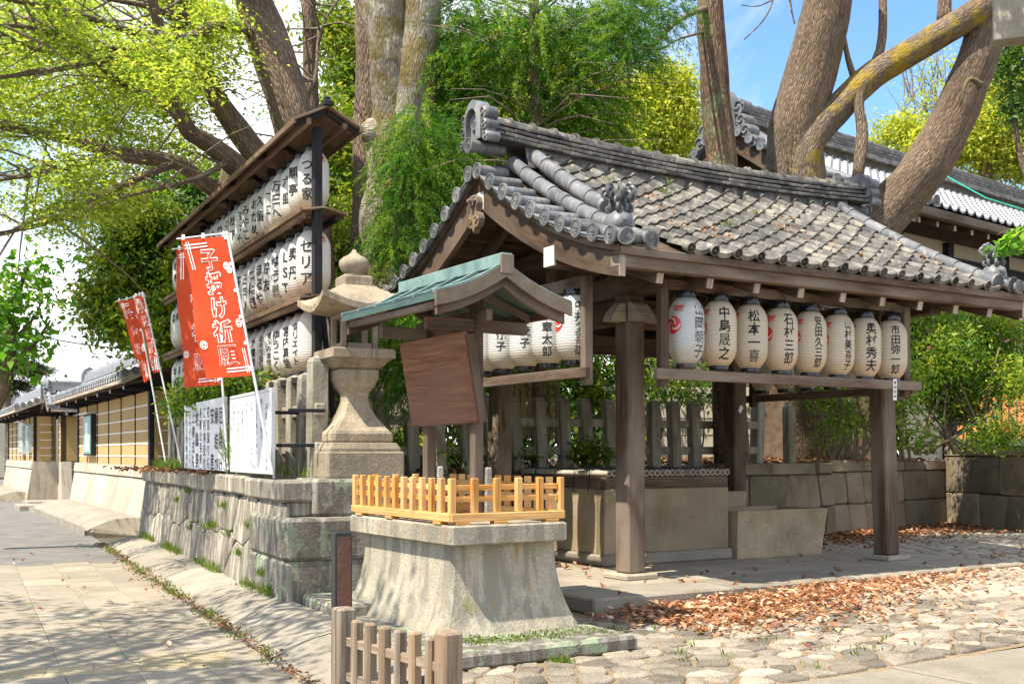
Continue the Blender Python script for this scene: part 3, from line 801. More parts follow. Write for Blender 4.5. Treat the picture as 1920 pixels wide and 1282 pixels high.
# rafters
nr = 10
for side in (-1, 1):
    for k in range(nr):
        X = -.478 + .63 * k
        m = MB(); vs = (.08, 1.3, 2.46); off_ = -.31
        for a, b in zip(vs, vs[1:]):
            m.beam((X, YM + side * a, rz(X0, a) + off_), (X, YM + side * b, rz(X0, b) + off_), .085, .11, .004)
        m.build('rafter', M['wood_dark'], pv)
        e0 = (X, YM + side * 2.463, rz(X0, 2.46) + off_); e1 = (X, YM + side * 2.478, rz(X0, 2.475) + off_)
        m = MB(); m.beam(e0, e1, .078, .1, .002); m.build('rafter_end', M['wood_end'], pv)
    m = MB()
    m.grid(lambda u, v: (lerp(X0 + .12, X1 - .12, u), YM + side * lerp(0, 2.55, v), rz(X0, lerp(0, 2.55, v)) - .2), 8, 14)
    m.grid(lambda u, v: (lerp(X0 + .12, X1 - .12, u), YM + side * lerp(0, 2.6, v), rz(lerp(X0 + .12, X1 - .12, u), lerp(0, 2.6, v)) - .05), 8, 14)
    m.build('roof_boarding', M['wood_dark'], pv)
    for k in range(7):
        v = .3 + k * .35
        m = MB(); m.beam((X0 + .1, YM + side * v, rz(X0, v) - .215), (X1 - .1, YM + side * v, rz(X0, v) - .215), .05, .035, .003); m.build('batten', M['wood_dark'], pv)
    m = MB(); m.beam((X0 + .06, YM + side * 2.5, 3.255), (X1 - .06, YM + side * 2.5, 3.255), .13, .11); m.build('eave_board', M['wood_post'], pv)
    m = MB(); m.beam((X0 + .04, YM + side * 2.56, 3.345), (X1 - .04, YM + side * 2.56, 3.345), .12, .075); m.build('eave_board', M['wood_post'], pv)
    # bargeboards at both gables
    for gx, gs in ((X0 + .1, -1), (X1 - .1, 1)):
        m = MB()
        def bf(u, v, gx=gx, gs=gs):
            w = lerp(.0, 2.56, u); zt = rz(gx, w) - .1; hh = lerp(.31, .23, u)
            ring = [(0, 0), (0, -hh), (.075, -hh), (.075, 0), (0, 0)][round(v * 4)]
            return (gx + gs * (.0375 - ring[0]) * -1, YM + side * w, zt + ring[1])
        m.grid(bf, 16, 4, gr=lambda u, v: (u * 2.9, v * .3, 0)); m.build('bargeboard', M['wood_dark'], pv)
        w = 2.565; zt = rz(gx, 2.56) - .1
        m = MB(); m.box((gx, YM + side * w, zt - .115), (.07, .014, .222), .002); m.build('board_end', M['wood_end'], pv)
        m = MB()
        def bf2(u, v, gx=gx, gs=gs):
            w = lerp(.0, 2.62, u); zt = rz(gx, w) - .035
            ring = [(0, 0), (0, -.06), (.1, -.06), (.1, 0), (0, 0)][round(v * 4)]
            return (gx + gs * (.075 - ring[0]), YM + side * w, zt + ring[1])
        m.grid(bf2, 16, 4, gr=lambda u, v: (u * 2.9, v * .3, 0)); m.build('verge_board', M['wood_post'], pv)
# pendant board under the gable
for gx, sg in ((X0 + .03, -1), (X1 - .03, 1)):
    m = MB()
    P = [(0, .06), (.07, .02), (.085, -.04), (.06, -.09), (.055, -.13), (.1, -.16), (.125, -.21), (.115, -.27), (.075, -.31), (.04, -.3), (.02, -.33), (0, -.37)]
    P = P + [(-a, b) for a, b in P[::-1][1:-1]]
    m.prism(P, lambda a, b, d: (gx + d * sg, YM + a, 4.29 + b), -.03, .045)
    for s_ in (-1, 1):
        pts = [(gx + .05 * sg, YM + s_ * (.065 + .038 * math.cos(q) * (1 - q / 10)), 4.29 - .23 + .038 * math.sin(q) * (1 - q / 10)) for q in np.linspace(0, 7, 18)]
        m.tube(pts, .012, 5)
    fl_ = [(gx + .05 * sg, YM, 4.29 - .02)]
    for k in range(6): m.lathe([(.005, 0), (.026, .006), (.02, .03), (.004, .034)], 8, (gx + .045 * sg, YM + .042 * math.cos(k * 1.047), 4.275 + .042 * math.sin(k * 1.047)), Matrix.Rotation(sg * math.pi / 2, 3, 'Y'))
    m.tube([(gx, YM, 4.275), (gx + sg * .12, YM, 4.275)], [.03, .022], 8)
    m.build('gable_pendant', M['wood_grey'], pv, 40)

# ---- tiles
def disc(m, c, d, r, mi=0):
    """a round end tile: rim, sunk field, ring of beads and a swirl, facing d"""
    d = V(d).normalized(); rot = V((0, 0, 1)).rotation_difference(d).to_matrix()
    m.lathe([(r, -.02), (r, .006), (r * .86, .008), (r * .8, -.004), (r * .78, -.004)], 18, c, rot, mi)
    for k in range(12):
        a = k * math.pi / 6
        m.lathe([(r * .085, -.004), (r * .06, .006)], 5, V(c) + rot @ V((r * .66 * math.cos(a), r * .66 * math.sin(a), 0)), rot, mi)
    for k in range(3):
        pts = [V(c) + rot @ V((r * (.1 + .34 * q) * math.cos(k * 2.094 + q * 2.6), r * (.1 + .34 * q) * math.sin(k * 2.094 + q * 2.6), .0)) for q in np.linspace(0, 1, 6)]
        m.tube(pts, [r * .13, r * .12, r * .1, r * .08, r * .05, r * .03], 5, True, mi)
def roll(m, p0, p1, r, n=9):
    """half-round cover tile from p0 (low end) to p1"""
    p0, p1 = V(p0), V(p1)
    m.tube([p0, lerp(p0, p1, .06), lerp(p0, p1, .94), p1], [r * 1.04, r, r * .97, r * .93], 14)
TW, RP = .30, .2
cs = [(0, -.005), (.006, .022), (.022, .044), (.048, .052), (.074, .044), (.09, .022), (.098, .002), (.14, -.016), (.2, -.022), (.26, -.01), (.302, .012)]
def tile_mesh():
    m = MB(); L = .285; vs = []
    for (y, dz) in ((0, .028), (L, -.006)):
        for x, z in cs: vs.append((x, y, z + dz))
    for x, z in cs: vs.append((x, 0.004, z + .004))
    n = len(cs); fs = [(k, k + 1, n + k + 1, n + k) for k in range(n - 1)] + [(2 * n + k, 2 * n + k + 1, k + 1, k) for k in range(n - 1)]
    m.add(vs, fs); return m.mesh('roof_tile', M['tile'], 35)
def eave_mesh():
    m = MB(); L = .285; vs = []
    for (y, dz) in ((0, .028), (L, -.006)):
        for x, z in cs: vs.append((x, y, z + dz))
    n = len(cs); fs = [(k, k + 1, n + k + 1, n + k) for k in range(n - 1)]
    m.add(vs, fs)
    lip = [(.085, .02), (.1, .03), (.14, .012), (.2, .006), (.26, .018), (.302, .04), (.302, -.002), (.26, -.03), (.2, -.042), (.14, -.036), (.1, -.012)]
    m.prism(lip, lambda a, b, d: (a, d, b), -.012, .014)
    m.tube([(.048, -.03, .026), (.048, .05, .026)], .05, 14)
    disc(m, (.048, -.034, .026), (0, -1, 0), .053)
    return m.mesh('eave_tile', M['tile'], 35)
tm, em = tile_mesh(), eave_mesh()
NC, NRW = 16, 13
back_t = MB()
for side in (-1, 1):
    for i in range(NC):
        X = -.3 + i * TW
        for j in range(NRW):
            v = VE - .02 - j * RP; v = max(v, .1)
            an = math.atan(rs(X + .15, max(v - .12, .05)))
            z = rz(X + .15, v)
            jit = rnd.uniform(-.006, .006)
            if side < 0:
                o = link('eave_tile' if j == 0 else 'roof_tile', em if j == 0 else tm, pv, None, (X + jit, YM - v, z), (an + rnd.uniform(-.012, .012), rnd.uniform(-.012, .012), rnd.uniform(-.01, .01)))
            else:
                R_ = Matrix.Translation((X + .3, YM + v, z)) @ Matrix.Rotation(math.pi, 4, 'Z') @ Matrix.Rotation(an, 4, 'X')
                src = em if j == 0 else tm
                back_t.add([R_ @ vv.co for vv in src.vertices], [list(p.vertices) for p in src.polygons])
kind(back_t.build('roof_tiles', M['tile'], pv, 35), 'stuff')
# verge tiles: round tubes lying across the gable edge with a disc at the end, flat tiles between
for side in (-1, 1):
    for gx, sg in ((X0, -1), (X1, 1)):
        for k in range(10):
            v = .1 + k * .272
            z = rz(gx, v) + .045; p0 = V((gx + sg * .03, YM + side * v, z)); p1 = V((gx - sg * .36, YM + side * v, z + .01))
            m = MB(); roll(m, p0, p1, .066); disc(m, p0, (sg, 0, 0), .09); m.build('verge_tile', M['tile_smooth'], pv, 40)
            if k < 9:
                v2 = v + .136; z2 = rz(gx, v2) - .01
                m = MB(); sl_ = math.atan(rs(gx, v2))
                for q in (0, 1):
                    m.box((gx - sg * (.14 - q * .012), YM + side * v2, z2 + q * .026), (.32, .2, .022), .006, Matrix.Rotation(side * -sl_, 3, 'X'))
                m.build('verge_flat_tile', M['tile_smooth'], pv)
        # two descending rolls beside the verge
        for q, (dx, v1, rr) in enumerate(((.42, 2.02 if side < 0 and sg < 0 else 2.62, .08), (.68, 1.55 if sg < 0 and side < 0 else 2.6, .088))):
            X = gx - sg * dx; nseg = max(3, round((v1 - .14) / .27)); lift = .06
            for s_ in range(nseg):
                va, vb = lerp(.14, v1, (s_ + 1) / nseg), lerp(.14, v1, s_ / nseg)
                m = MB(); roll(m, (X, YM + side * va, rz(X, va) + lift), (X, YM + side * (vb - .02), rz(X, vb) + lift), rr)
                if s_ == nseg - 1 and v1 > 2.3: disc(m, (X, YM + side * (va + .01), rz(X, va) + lift), (0, side, -.3), rr + .014)
                m.build('descending_roll_tile', M['tile_smooth'], pv, 40)
        X = gx - sg * .2
        for qq in range(2):
            Xc = gx - sg * (.06 + .3 * qq); ve = VE + .02
            m = MB(); roll(m, (Xc, YM + side * ve, rz(Xc, ve) + .05), (Xc, YM + side * (ve - .5), rz(Xc, ve - .5) + .06), .066); disc(m, (Xc, YM + side * (ve + .005), rz(Xc, ve) + .05), (sg * (.55 if qq == 0 else 0), side, 0), .083)
            m.build('corner_tile', M['tile_smooth'], pv, 40)
# ridge: foundation, four courses of flat tiles, caps
RB = lambda X: 4.98 - .1 * (1 - min(((X - 2.05) / 3.15) ** 2, 1.1))
m = MB()
m.grid(lambda u, v: (lerp(X0 + .55, X1 - .5, u), YM + [-.26, -.15, .15, .26][round(v * 3)], RB(lerp(X0, X1, u)) + [-.3, .03, .03, -.3][round(v * 3)]), 20, 3); m.build('ridge_core', M['tile'], pv)
nR = 20; xa, xb = X0 + .12, X1 - .1
for lay, (wd, dz, th) in enumerate(((.5, .0, .05), (.4, .065, .05), (.36, .125, .05), (.32, .185, .05))):
    for k in range(nR):
        sh = .5 * (lay % 2) / nR
        a, b = lerp(xa, xb, max(0, k / nR - sh)), lerp(xa, xb, (k + 1) / nR - sh)
        if lay % 2 and k == nR - 1: b = xb
        m = MB(); m.beam((a + .004, YM, RB(a) + dz + rnd.uniform(-.004, .004)), (b - .004, YM, RB(b) + dz + rnd.uniform(-.004, .004)), wd + rnd.uniform(-.01, .01), th - .012, .006)
        m.build('ridge_flat_tile', M['tile'], pv)
for k in range(nR):
    a, b = lerp(xa, xb, k / nR), lerp(xa, xb, (k + 1) / nR)
    m = MB(); m.tube([(a, YM, RB(a) + .225), (a + .03, YM, RB(a) + .225), (a + .031, YM, RB(a) + .22), (b - .002, YM, RB(b) + .22)], [.1, .1, .078, .078], 12)
    m.build('ridge_cap_tile', M['tile'], pv, 40)
# ridge-end ornaments
for gx, sg in ((X0 + .02, -1), (X1 + .0, 1)):
    zb = 4.95
    on_ = MB()
    arch = [(-.17, 0), (-.18, .25), (-.15, .36), (-.08, .43), (0, .455), (.08, .43), (.15, .36), (.18, .25), (.17, 0)]
    inner = [(.105, .02), (.115, .22), (.085, .31), (0, .35), (-.085, .31), (-.115, .22), (-.105, .02)]
    for a, b in zip(arch, arch[1:]):
        break
    f = lambda a, b, d: (gx + sg * d, YM + a, zb + b)
    ring = []
    nA = len(arch)
    full = arch; inn = inner[::-1]
    inn = [(-.105, .02), (-.115, .22), (-.1, .29), (-.055, .335), (0, .35), (.055, .335), (.1, .29), (.115, .22), (.105, .02)]
    vs = [f(a, b, -.1) for a, b in full] + [f(a, b, .05) for a, b in full] + [f(a, b, .07) for a, b in inn] + [f(a, b, .0) for a, b in inn]
    fs = [(r_ * nA + k, r_ * nA + k + 1, (r_ + 1) * nA + k + 1, (r_ + 1) * nA + k) for r_ in range(3) for k in range(nA - 1)]
    fs += [tuple(range(3 * nA, 4 * nA)), tuple(range(0, nA))]
    on_.add(vs, fs)
    disc(on_, f(0, .2, .02), (sg, 0, 0), .085)
    oo = on_.build('ridge_end_tile', M['tile_smooth'], pv, 40)
    for s_ in (-1, 1):
        m = MB()
        for (yy, zz_, rr) in ((.2, .27, .075), (.225, .14, .06), (.26, .0, .055)):
            m.tube([f(s_ * yy, zz_, -.13), f(s_ * yy, zz_, .035)], rr, 14)
            pts = [f(s_ * (yy + rr * .8 * (1 - q / 8) * math.cos(q)), zz_ + rr * .8 * (1 - q / 8) * math.sin(q), .04) for q in np.linspace(0, 7, 16)]
            m.tube(pts, .012, 5)
        m.prism([(s_ * .15, .36), (s_ * .23, .3), (s_ * .25, .1), (s_ * .3, .0), (s_ * .25, -.05), (s_ * .15, .0)], f, -.1, .02)
        m.build('ridge_end_scroll', M['tile_smooth'], oo, 40)
    m = MB(); m.tube([f(0, -.06, -.35), f(0, -.06, .1)], .07, 14); disc(m, f(0, -.06, .1), (sg, 0, 0), .088); m.build('verge_tile', M['tile_smooth'], pv, 40)
# wave-shaped finials at the lower corners of the front slope
def finial(X, Y):
    z0 = rz(X, YM - Y) + .05
    m = MB()
    prof = [(.03, -.06), (.1, -.03), (.145, .04), (.15, .1), (.12, .16), (.075, .2), (.06, .23)]
    m.lathe(prof, 40, (X, Y, z0), None, 0, lambda a, z, j: 1 + .075 * math.sin(a * 3 + z * 75))
    b = m.build('corner_finial', M['tile_smooth'], pv, 50)
    m = MB()
    for lvl, (zz_, R_, n_) in enumerate(((.23, .085, 8), (.3, .06, 6), (.345, .105, 8), (.385, .13, 7), (.425, .1, 6))):
        for k in range(n_):
            a = k * 2 * math.pi / n_ + lvl * .5; c = V((X + R_ * math.cos(a), Y + R_ * math.sin(a), z0 + zz_)); d = V((math.cos(a), math.sin(a), 0)); 
            pts = [c + d * (.036 * (1 - q / 8) * math.cos(q)) + V((0, 0, .036 * (1 - q / 8) * math.sin(q))) for q in np.linspace(-1.5, 5, 14)]
            m.tube(pts, [.02] * 7 + [.015] * 7, 6)
    m.lathe([(.07, .2), (.055, .28), (.1, .37), (.09, .41), (.02, .43)], 12, (X, Y, z0))
    m.build('wave_curl', M['tile_smooth'], b, 50)
finial(-.8, -.86)
finial(4.9, -.9)
# frames that carry the lanterns
def rail(p0, p1, z0, name, w=.06, h=.105): 
    m = MB(); m.beam((*p0, z0), (*p1, z0), w, h); m.build(name, M['wood_post'], pv)
def hang(p, z0, z1):
    m = MB(); m.beam((*p, z0), (*p, z1), .1, .085, up=(0, 1, 0)); m.build('frame_upright', M['wood_post'], pv)
rail((-.33, -.82), (3.62, -.82), 2.255, 'lantern_rail'); rail((-.25, -.75), (3.5, -.75), 3.16, 'lantern_rail')
hang((-.178, -.75), 2.13, 3.2); hang((3.44, -.75), 2.13, 3.2)
rail((-.82, -.37), (-.82, 3.0), 2.28, 'lantern_rail'); rail((-.75, -.3), (-.75, 3.0), 3.2, 'lantern_rail', .07, .12)
hang((-.75, -.25), 2.16, 3.24); hang((-.75, 2.9), 2.16, 3.24)
rail((4.92, .3), (4.92, 3.4), 2.31, 'lantern_rail'); rail((4.85, .4), (4.85, 3.3), 3.16, 'lantern_rail')
hang((4.85, .5), 2.18, 3.2); hang((4.85, 3.2), 2.18, 3.2)

# ---- lanterns
def lantern_proto(mat, r=.182, h=.66):
    m = MB(); N = 15
    prof = []
    for i in range(N + 1):
        t = i / N; k = abs(2 * t - 1)
        rr = r * (1 - .42 * max(0, (k - .45) / .55) ** 2.2 - .03 * k * k)
        prof.append((rr, t * h))
    m.lathe([(r * .5, .0)] + prof + [(r * .5, h)], 26)
    return m.mesh('lantern_body', mat, True), prof
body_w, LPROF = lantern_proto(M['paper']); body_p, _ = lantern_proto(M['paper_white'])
def lrad(z): 
    zs = [p[1] for p in LPROF]; return float(np.interp(z, zs, [p[0] for p in LPROF]))
def cap_mesh(name, z0, z1, r):
    m = MB(); m.lathe([(r * .98, z0), (r, z0 + .006), (r, z1 - .006), (r * .98, z1), (r * .88, z1), (r * .88, z1 - .02)], 22); return m.mesh(name, M['black'], 40)
cap_t, cap_b = cap_mesh('top_ring', .655, .725, .105), cap_mesh('bottom_ring', -.05, .006, .1)
wm = MB(); wm.tube([(-.095, 0, .7), (-.08, 0, .78), (0, 0, .82), (.08, 0, .78), (.095, 0, .7)], .0035, 5); wm.tube([(0, 0, .82), (.005, 0, .88)], .004, 5); wire_me = wm.mesh('hanger', M['iron'])
def on_body(a, z, off=.003): r = lrad(z) + off; return V((r * math.cos(a), r * math.sin(a), z))
def lettered(text, size=.11, top=.58, step=None, red=None, mon=None, monang=-1.62, mat='ink', small=None, sx=1.0):
    """writing around the local +x side, an optional red pair and a round crest to its left"""
    m = MB()
    step = step or min(size * 1.02, .5 / max(1, len(text)))
    fn = lambda x, y: on_body(x / .178, y)
    if text: write(m, text, fn, min(size, step * 1.05), step, top, 0, sx, .016)
    if small: write(m, small[0], lambda x, y: on_body(small[1] + x / .178, y), small[2], None, small[3], 0, 1, .01)
    return m
def crest(col, ang, z=.38, R_=.09):
    m = MB()
    f = lambda x, y: on_body(ang + x / .17, z + y, .004); g = lambda x, y: on_body(ang + x / .17, z + y, .007)
    n = 28
    for rr0, rr1 in ((0, .33), (.33, .66), (.66, 1)):
        m.add([f(R_ * rr * math.cos(k * 2 * math.pi / n), R_ * rr * math.sin(k * 2 * math.pi / n)) for rr in (rr0, rr1) for k in range(n)], [(k, (k + 1) % n, n + (k + 1) % n, n + k) for k in range(n)])
    for k in range(3):
        q = np.linspace(0, 1, 12); vs = []
        for t in q:
            rr = R_ * (.2 + .72 * t); a = k * 2.094 + t * 2.2; w_ = R_ * (.03 + .05 * math.sin(t * math.pi))
            vs += [g((rr - w_) * math.cos(a), (rr - w_) * math.sin(a)), g((rr + w_) * math.cos(a), (rr + w_) * math.sin(a))]
        m.add(vs, [(2 * i, 2 * i + 1, 2 * i + 3, 2 * i + 2) for i in range(11)], None, 1)
    return m, [M[col], M['white']]
def place_lantern(name, label, loc, ang, body, group, text_mb=None, ink='ink', cr=None, red=None, scale=1.0, wire=True):
    t = thing(name, label, 'lantern', loc, ang, group); t.scale = (scale,) * 3
    link('body', body, t); link('top_ring', cap_t, t); link('bottom_ring', cap_b, t)
    if wire: link('hanger', wire_me, t)
    if text_mb is not None and text_mb.v: text_mb.build('lettering', M[ink], t)
    if cr: 
        m, mats = cr; m.build('crest', mats, t)
    if red is not None: red.build('red_lettering', M['red'], t)
    return t
def redpair(ang):
    m = MB(); writerow(m, '燈献', lambda x, y: on_body(ang + x / .165, .545 + y, .004), .062, .06, 0, 0, .03); return m
front = [('山岡朝子', .74, 1.0), ('中島晟之', .33, 1.0), ('松本一喜', .22, 1.0), ('石村三郎', .5, .9), ('安田久三郎', .52, .85), ('山村美喜子', .62, .85), ('奥村秀夫', .42, 1.0), ('市田弥一郎', .3, 1.0)]
flab = ['white lantern in a sagging clear plastic bag with a red crest at its left edge', 'cream lantern next to the plastic-bagged one, second in the front row',
        'cream lantern with large centred black name, third in the front row', 'cream lantern with a big red crest at its left, fourth in the front row',
        'cream lantern with five tight characters, fifth in the front row', 'cream lantern with half a red crest, sixth in the front row',
        'cream lantern above the small white paper strip, seventh in the front row', 'paler lantern closing the front row beside the right upright']
G1 = 'lanterns under the front eave of the pavilion'
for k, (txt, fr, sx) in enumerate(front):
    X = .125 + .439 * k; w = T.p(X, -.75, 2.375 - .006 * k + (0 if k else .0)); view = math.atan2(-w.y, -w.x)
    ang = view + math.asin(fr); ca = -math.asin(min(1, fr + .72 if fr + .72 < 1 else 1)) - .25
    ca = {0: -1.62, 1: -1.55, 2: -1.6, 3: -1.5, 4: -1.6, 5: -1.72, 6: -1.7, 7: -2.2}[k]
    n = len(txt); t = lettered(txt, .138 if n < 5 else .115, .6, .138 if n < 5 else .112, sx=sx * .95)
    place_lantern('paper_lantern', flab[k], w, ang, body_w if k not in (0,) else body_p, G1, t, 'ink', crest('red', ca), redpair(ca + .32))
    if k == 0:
        m = MB(); m.lathe([(.06, .72), (.13, .69), (.175, .6), (.2, .45), (.2, .2), (.19, .02), (.195, -.1), (.16, -.09)], 22, (0, 0, 0), None, 0, lambda a, z, j: 1 + .06 * math.sin(a * 7 + j * 2) * (1 if z < .1 else .25))
        m.build('plastic_bag', M['plastic'], bpy.data.objects['paper_lantern'], True)
left = [('中井多喜雄', .36, 'red'), ('下章太郎', -.1, 'ink'), ('月茂子', -.05, 'ink'), ('品悦子', -.2, 'ink'), ('', 0, 'ink'), ('', 0, 'ink')]
llab = ['white lantern with a red crest nearest the corner upright of the left row', 'white lantern with a black crest, second from the corner in the left row', 'white lantern third from the corner in the left row, half hidden by its neighbour',
        'white lantern fourth in the left row beside the notice-board post', 'white lantern fifth in the left row behind the notice-board post', 'white lantern at the far end of the left row behind the notice board']
G2 = 'lanterns under the left gable of the pavilion'
for k, (txt, fr, cc) in enumerate(left):
    w = T.p(-.75, -.02 + .455 * k, 2.42); view = math.atan2(-w.y, -w.x); n = len(txt)
    t = lettered(txt, .115, .6 if n > 4 else .56, .112 if n > 4 else .128)
    ang = view + (math.asin(fr) if fr >= 0 else -math.asin(-fr))
    place_lantern('paper_lantern', llab[k], w, ang, body_p, G2, t, 'ink', crest(cc, -1.5 if k == 0 else 1.15 if k < 4 else -1.2), redpair(-1.2) if k == 0 else None)
G3 = 'lanterns under the far right end of the pavilion'
for k in range(6):
    w = T.p(4.85, .75 + .45 * k, 2.42)
    place_lantern('paper_lantern', f'shaded lantern seen past the front row, {ORD[k]} from the front of the far right row', w, 2.0, body_p, G3)
# wires between the lantern tops
m = MB()
for k in range(9):
    a, b = V((-.2 + .44 * k, -.72, 3.12)), V((-.2 + .44 * (k + 1), -.72, 3.12)); m.tube([lerp(a, b, t) - V((0, 0, .05 * math.sin(t * math.pi))) for t in np.linspace(0, 1, 6)], .006, 4, False)
m.build('lamp_cable', M['cable'], pv)
# paper strips
for (X, Y, z, rot, lab) in ((3.15, -.79, 2.2, 0, 'white paper strip with black characters hanging through the front rail'), (3.83, 2.45, 2.1, .5, 'small white paper tag tilted on the rear post')):
    t = thing('paper_strip', lab, 'paper strip', T.p(X, Y, z), T.a)
    m = MB(); m.box((0, -.06, 0), (.06, .004, .24 if rot == 0 else .1), .001, Matrix.Rotation(rot, 3, 'Y')); m.build('sheet', M['white'], t)
    if rot == 0:
        m = MB(); write(m, '奉納祈願', lambda x, y: V((x, -.0635, y)), .045, .052, .105); m.build('lettering', M['ink'], t)

# ---- well with its bamboo cover and the stone troughs
wx0, wx1, wy0, wy1 = .46, 2.4, 1.08, 2.9
wt = thing('stone_well', 'square stone well under a lid of bamboo poles behind the corner post', 'well', T.p((wx0 + wx1) / 2, (wy0 + wy1) / 2, FZ), T.a)
wc = ((wx0 + wx1) / 2, (wy0 + wy1) / 2); hx, hy = (wx1 - wx0) / 2, (wy1 - wy0) / 2
m = MB(); m.box((0, 0, .07), (2 * hx + .08, 2 * hy + .08, .14), .025); m.build('footing', M['slab'], wt)
for (cx, cy, sx, sy) in ((0, -hy + .09, 2 * hx, .18), (0, hy - .09, 2 * hx, .18), (-hx + .09, -.48, .18, .88), (-hx + .09, .43, .18, .92), (hx - .09, 0, .18, 2 * hy - .37)):
    m = MB(); m.box((cx, cy, .52), (sx - .006, sy - .006, .77), .012); m.build('side_stone', M['well_stone'], wt)
for (cx, cy, sx, sy) in ((0, -hy + .05, 2 * hx - .04, .1), (0, hy - .05, 2 * hx - .04, .1), (-hx + .05, 0, .1, 2 * hy - .21), (hx - .05, 0, .1, 2 * hy - .21)):
    m = MB(); m.box((cx, cy, .975), (sx, sy, .14), .008); m.build('wooden_rim', M['wood_dark'], wt)
nb = 24
for k in range(nb):
    x = -hx + .05 + k * (2 * hx - .1) / (nb - 1); rr = rnd.uniform(.034, .042)
    m = MB(); pts = []; rad = []
    for q in range(9):
        yy = lerp(-hy - .01, hy + .02, q / 8); pts += [(x, yy - .01, 1.05 + rr), (x, yy, 1.05 + rr), (x, yy + .01, 1.05 + rr)]; rad += [rr, rr * 1.1, rr]
    m.tube(pts, rad, 9, True); m.lathe([(rr * .7, 0), (rr * .66, .006)], 9, (x, -hy - .02, 1.05 + rr), Matrix.Rotation(math.pi / 2, 3, 'X'), 1)
    m.build('bamboo_pole', [M['bamboo'], M['wood_dark']], wt, 40)
for yy in (-.62, -.3, .1, .55):
    m = MB(); m.tube([(lerp(-hx, hx, q / 16), yy + .02 * math.sin(q * 2), 1.05 + .08 + .006 * (q % 2)) for q in range(17)], .008, 5)
    m.tube([(-hx - .005, yy, 1.13), (-hx - .01, yy, 1.02), (-hx - .02, yy + .02, .86)], .006, 5); m.build('rope', M['cable'], wt)
def trough(x0, x1, y0, y1, z1, lab):
    t = thing('stone_trough', lab, 'trough', T.p((x0 + x1) / 2, (y0 + y1) / 2, FZ), T.a); a, b = (x1 - x0) / 2, (y1 - y0) / 2; h = z1 - FZ
    m = MB(); ta = .075
    O = [(-a + .03, -b + .04, 0), (a - ta, -b + .04, 0), (a - ta, b - .04, 0), (-a + .03, b - .04, 0), (-a, -b, h), (a, -b, h), (a, b, h), (-a, b, h)]
    I = [(-a + .08, -b + .08, h), (a - .08, -b + .08, h), (a - .08, b - .08, h), (-a + .08, b - .08, h), (-a + .12, -b + .12, .14), (a - .14, -b + .12, .14), (a - .14, b - .12, .14), (-a + .12, b - .12, .14)]
    m.add(O + I, [(0, 1, 5, 4), (1, 2, 6, 5), (2, 3, 7, 6), (3, 0, 4, 7), (0, 1, 2, 3), (4, 5, 9, 8), (5, 6, 10, 9), (6, 7, 11, 10), (7, 4, 8, 11), (8, 9, 13, 12), (9, 10, 14, 13), (10, 11, 15, 14), (11, 8, 12, 15)])
    m.build('basin', M['trough_stone'], t)
    wmat = NT('basin_water'); wmat = wmat.done(wmat.bsdf((.03, .04, .035), .05, wmat.bump(wmat.noise(wmat.coord(), 12, 2), .05, .01), .6)) if 'basin_water' not in bpy.data.materials or True else None
    m = MB(); m.add([(-a + .1, -b + .1, h - .1), (a - .1, -b + .1, h - .1), (a - .1, b - .1, h - .1), (-a + .1, b - .1, h - .1)], [(0, 1, 2, 3)]); m.build('water', wmat, t)
    return t
trough(2.45, 4.05, .98, 1.9, .75, 'long tapering stone trough in front, under the front lantern row')
trough(2.47, 3.6, 2.02, 2.75, .95, 'smaller higher stone trough behind the long one, beside the rear post')
# ------------------------------------------------------------------ stone lantern on its stepped pedestal
ped = thing('lantern_pedestal', 'stack of dark square blocks patched with pale lichen under the stone lantern', 'pedestal', (-1.55, 11.0, 0), ST.a)
for (s_, z0, z1, dx) in ((1.36, -.02, .5, -.2), (1.38, .505, .885, -.19), (1.0, .89, 1.235, -.05)):
    m = MB(); m.sq([(s_ / 2 - .02, s_ / 2 - .02, z0), (s_ / 2, s_ / 2, z0 + .03), (s_ / 2, s_ / 2, z1 - .03), (s_ / 2 - .025, s_ / 2 - .025, z1)], (dx, 0), .04); m.build('block', M['granite_dark'], ped)
m = MB(); m.box((-.25, -1.2, .09), (.95, .9, .26), .025); m.build('front_block', M['granite_dark'], ped)
sl_ = thing('stone_lantern', 'tall carved granite lantern with a square flaring shaft and onion finial', 'stone lantern', (-1.55, 11.0, 1.235), ST.a)
Z = lambda z: z - 1.235
m = MB(); m.sq([(.38, .38, 0), (.385, .385, .02), (.385, .385, .24), (.375, .375, .255)], ch=.02); m.build('base_block', M['granite_lantern'], sl_)
m = MB(); m.sq([(.36, .36, .257), (.36, .36, .28), (.33, .33, .335), (.31, .31, .34)], ch=.015); m.build('plinth_step', M['granite_lantern'], sl_)
prof = [(.29, .29, .342), (.3, .3, .36), (.3, .3, .425), (.285, .285, .455)]
for z_, h in ((.475, .262), (.52, .225), (.57, .19), (.63, .155), (.69, .128), (.74, .114), (.78, .112), (.82, .12), (.855, .138), (.885, .16)): prof.append((h, h, z_))
prof += [(.175, .175, .93), (.19, .19, .96), (.195, .195, 1.04), (.175, .175, 1.06)]
m = MB(); m.sq(prof, ch=.02); m.build('shaft', M['granite_lantern'], sl_)
m = MB(); m.sq([(.2, .2, 1.062), (.23, .23, 1.08), (.26, .26, 1.12), (.3, .3, 1.15), (.32, .32, 1.155), (.32, .32, 1.235), (.3, .3, 1.245)], ch=.015); m.build('platform', M['granite_lantern'], sl_)
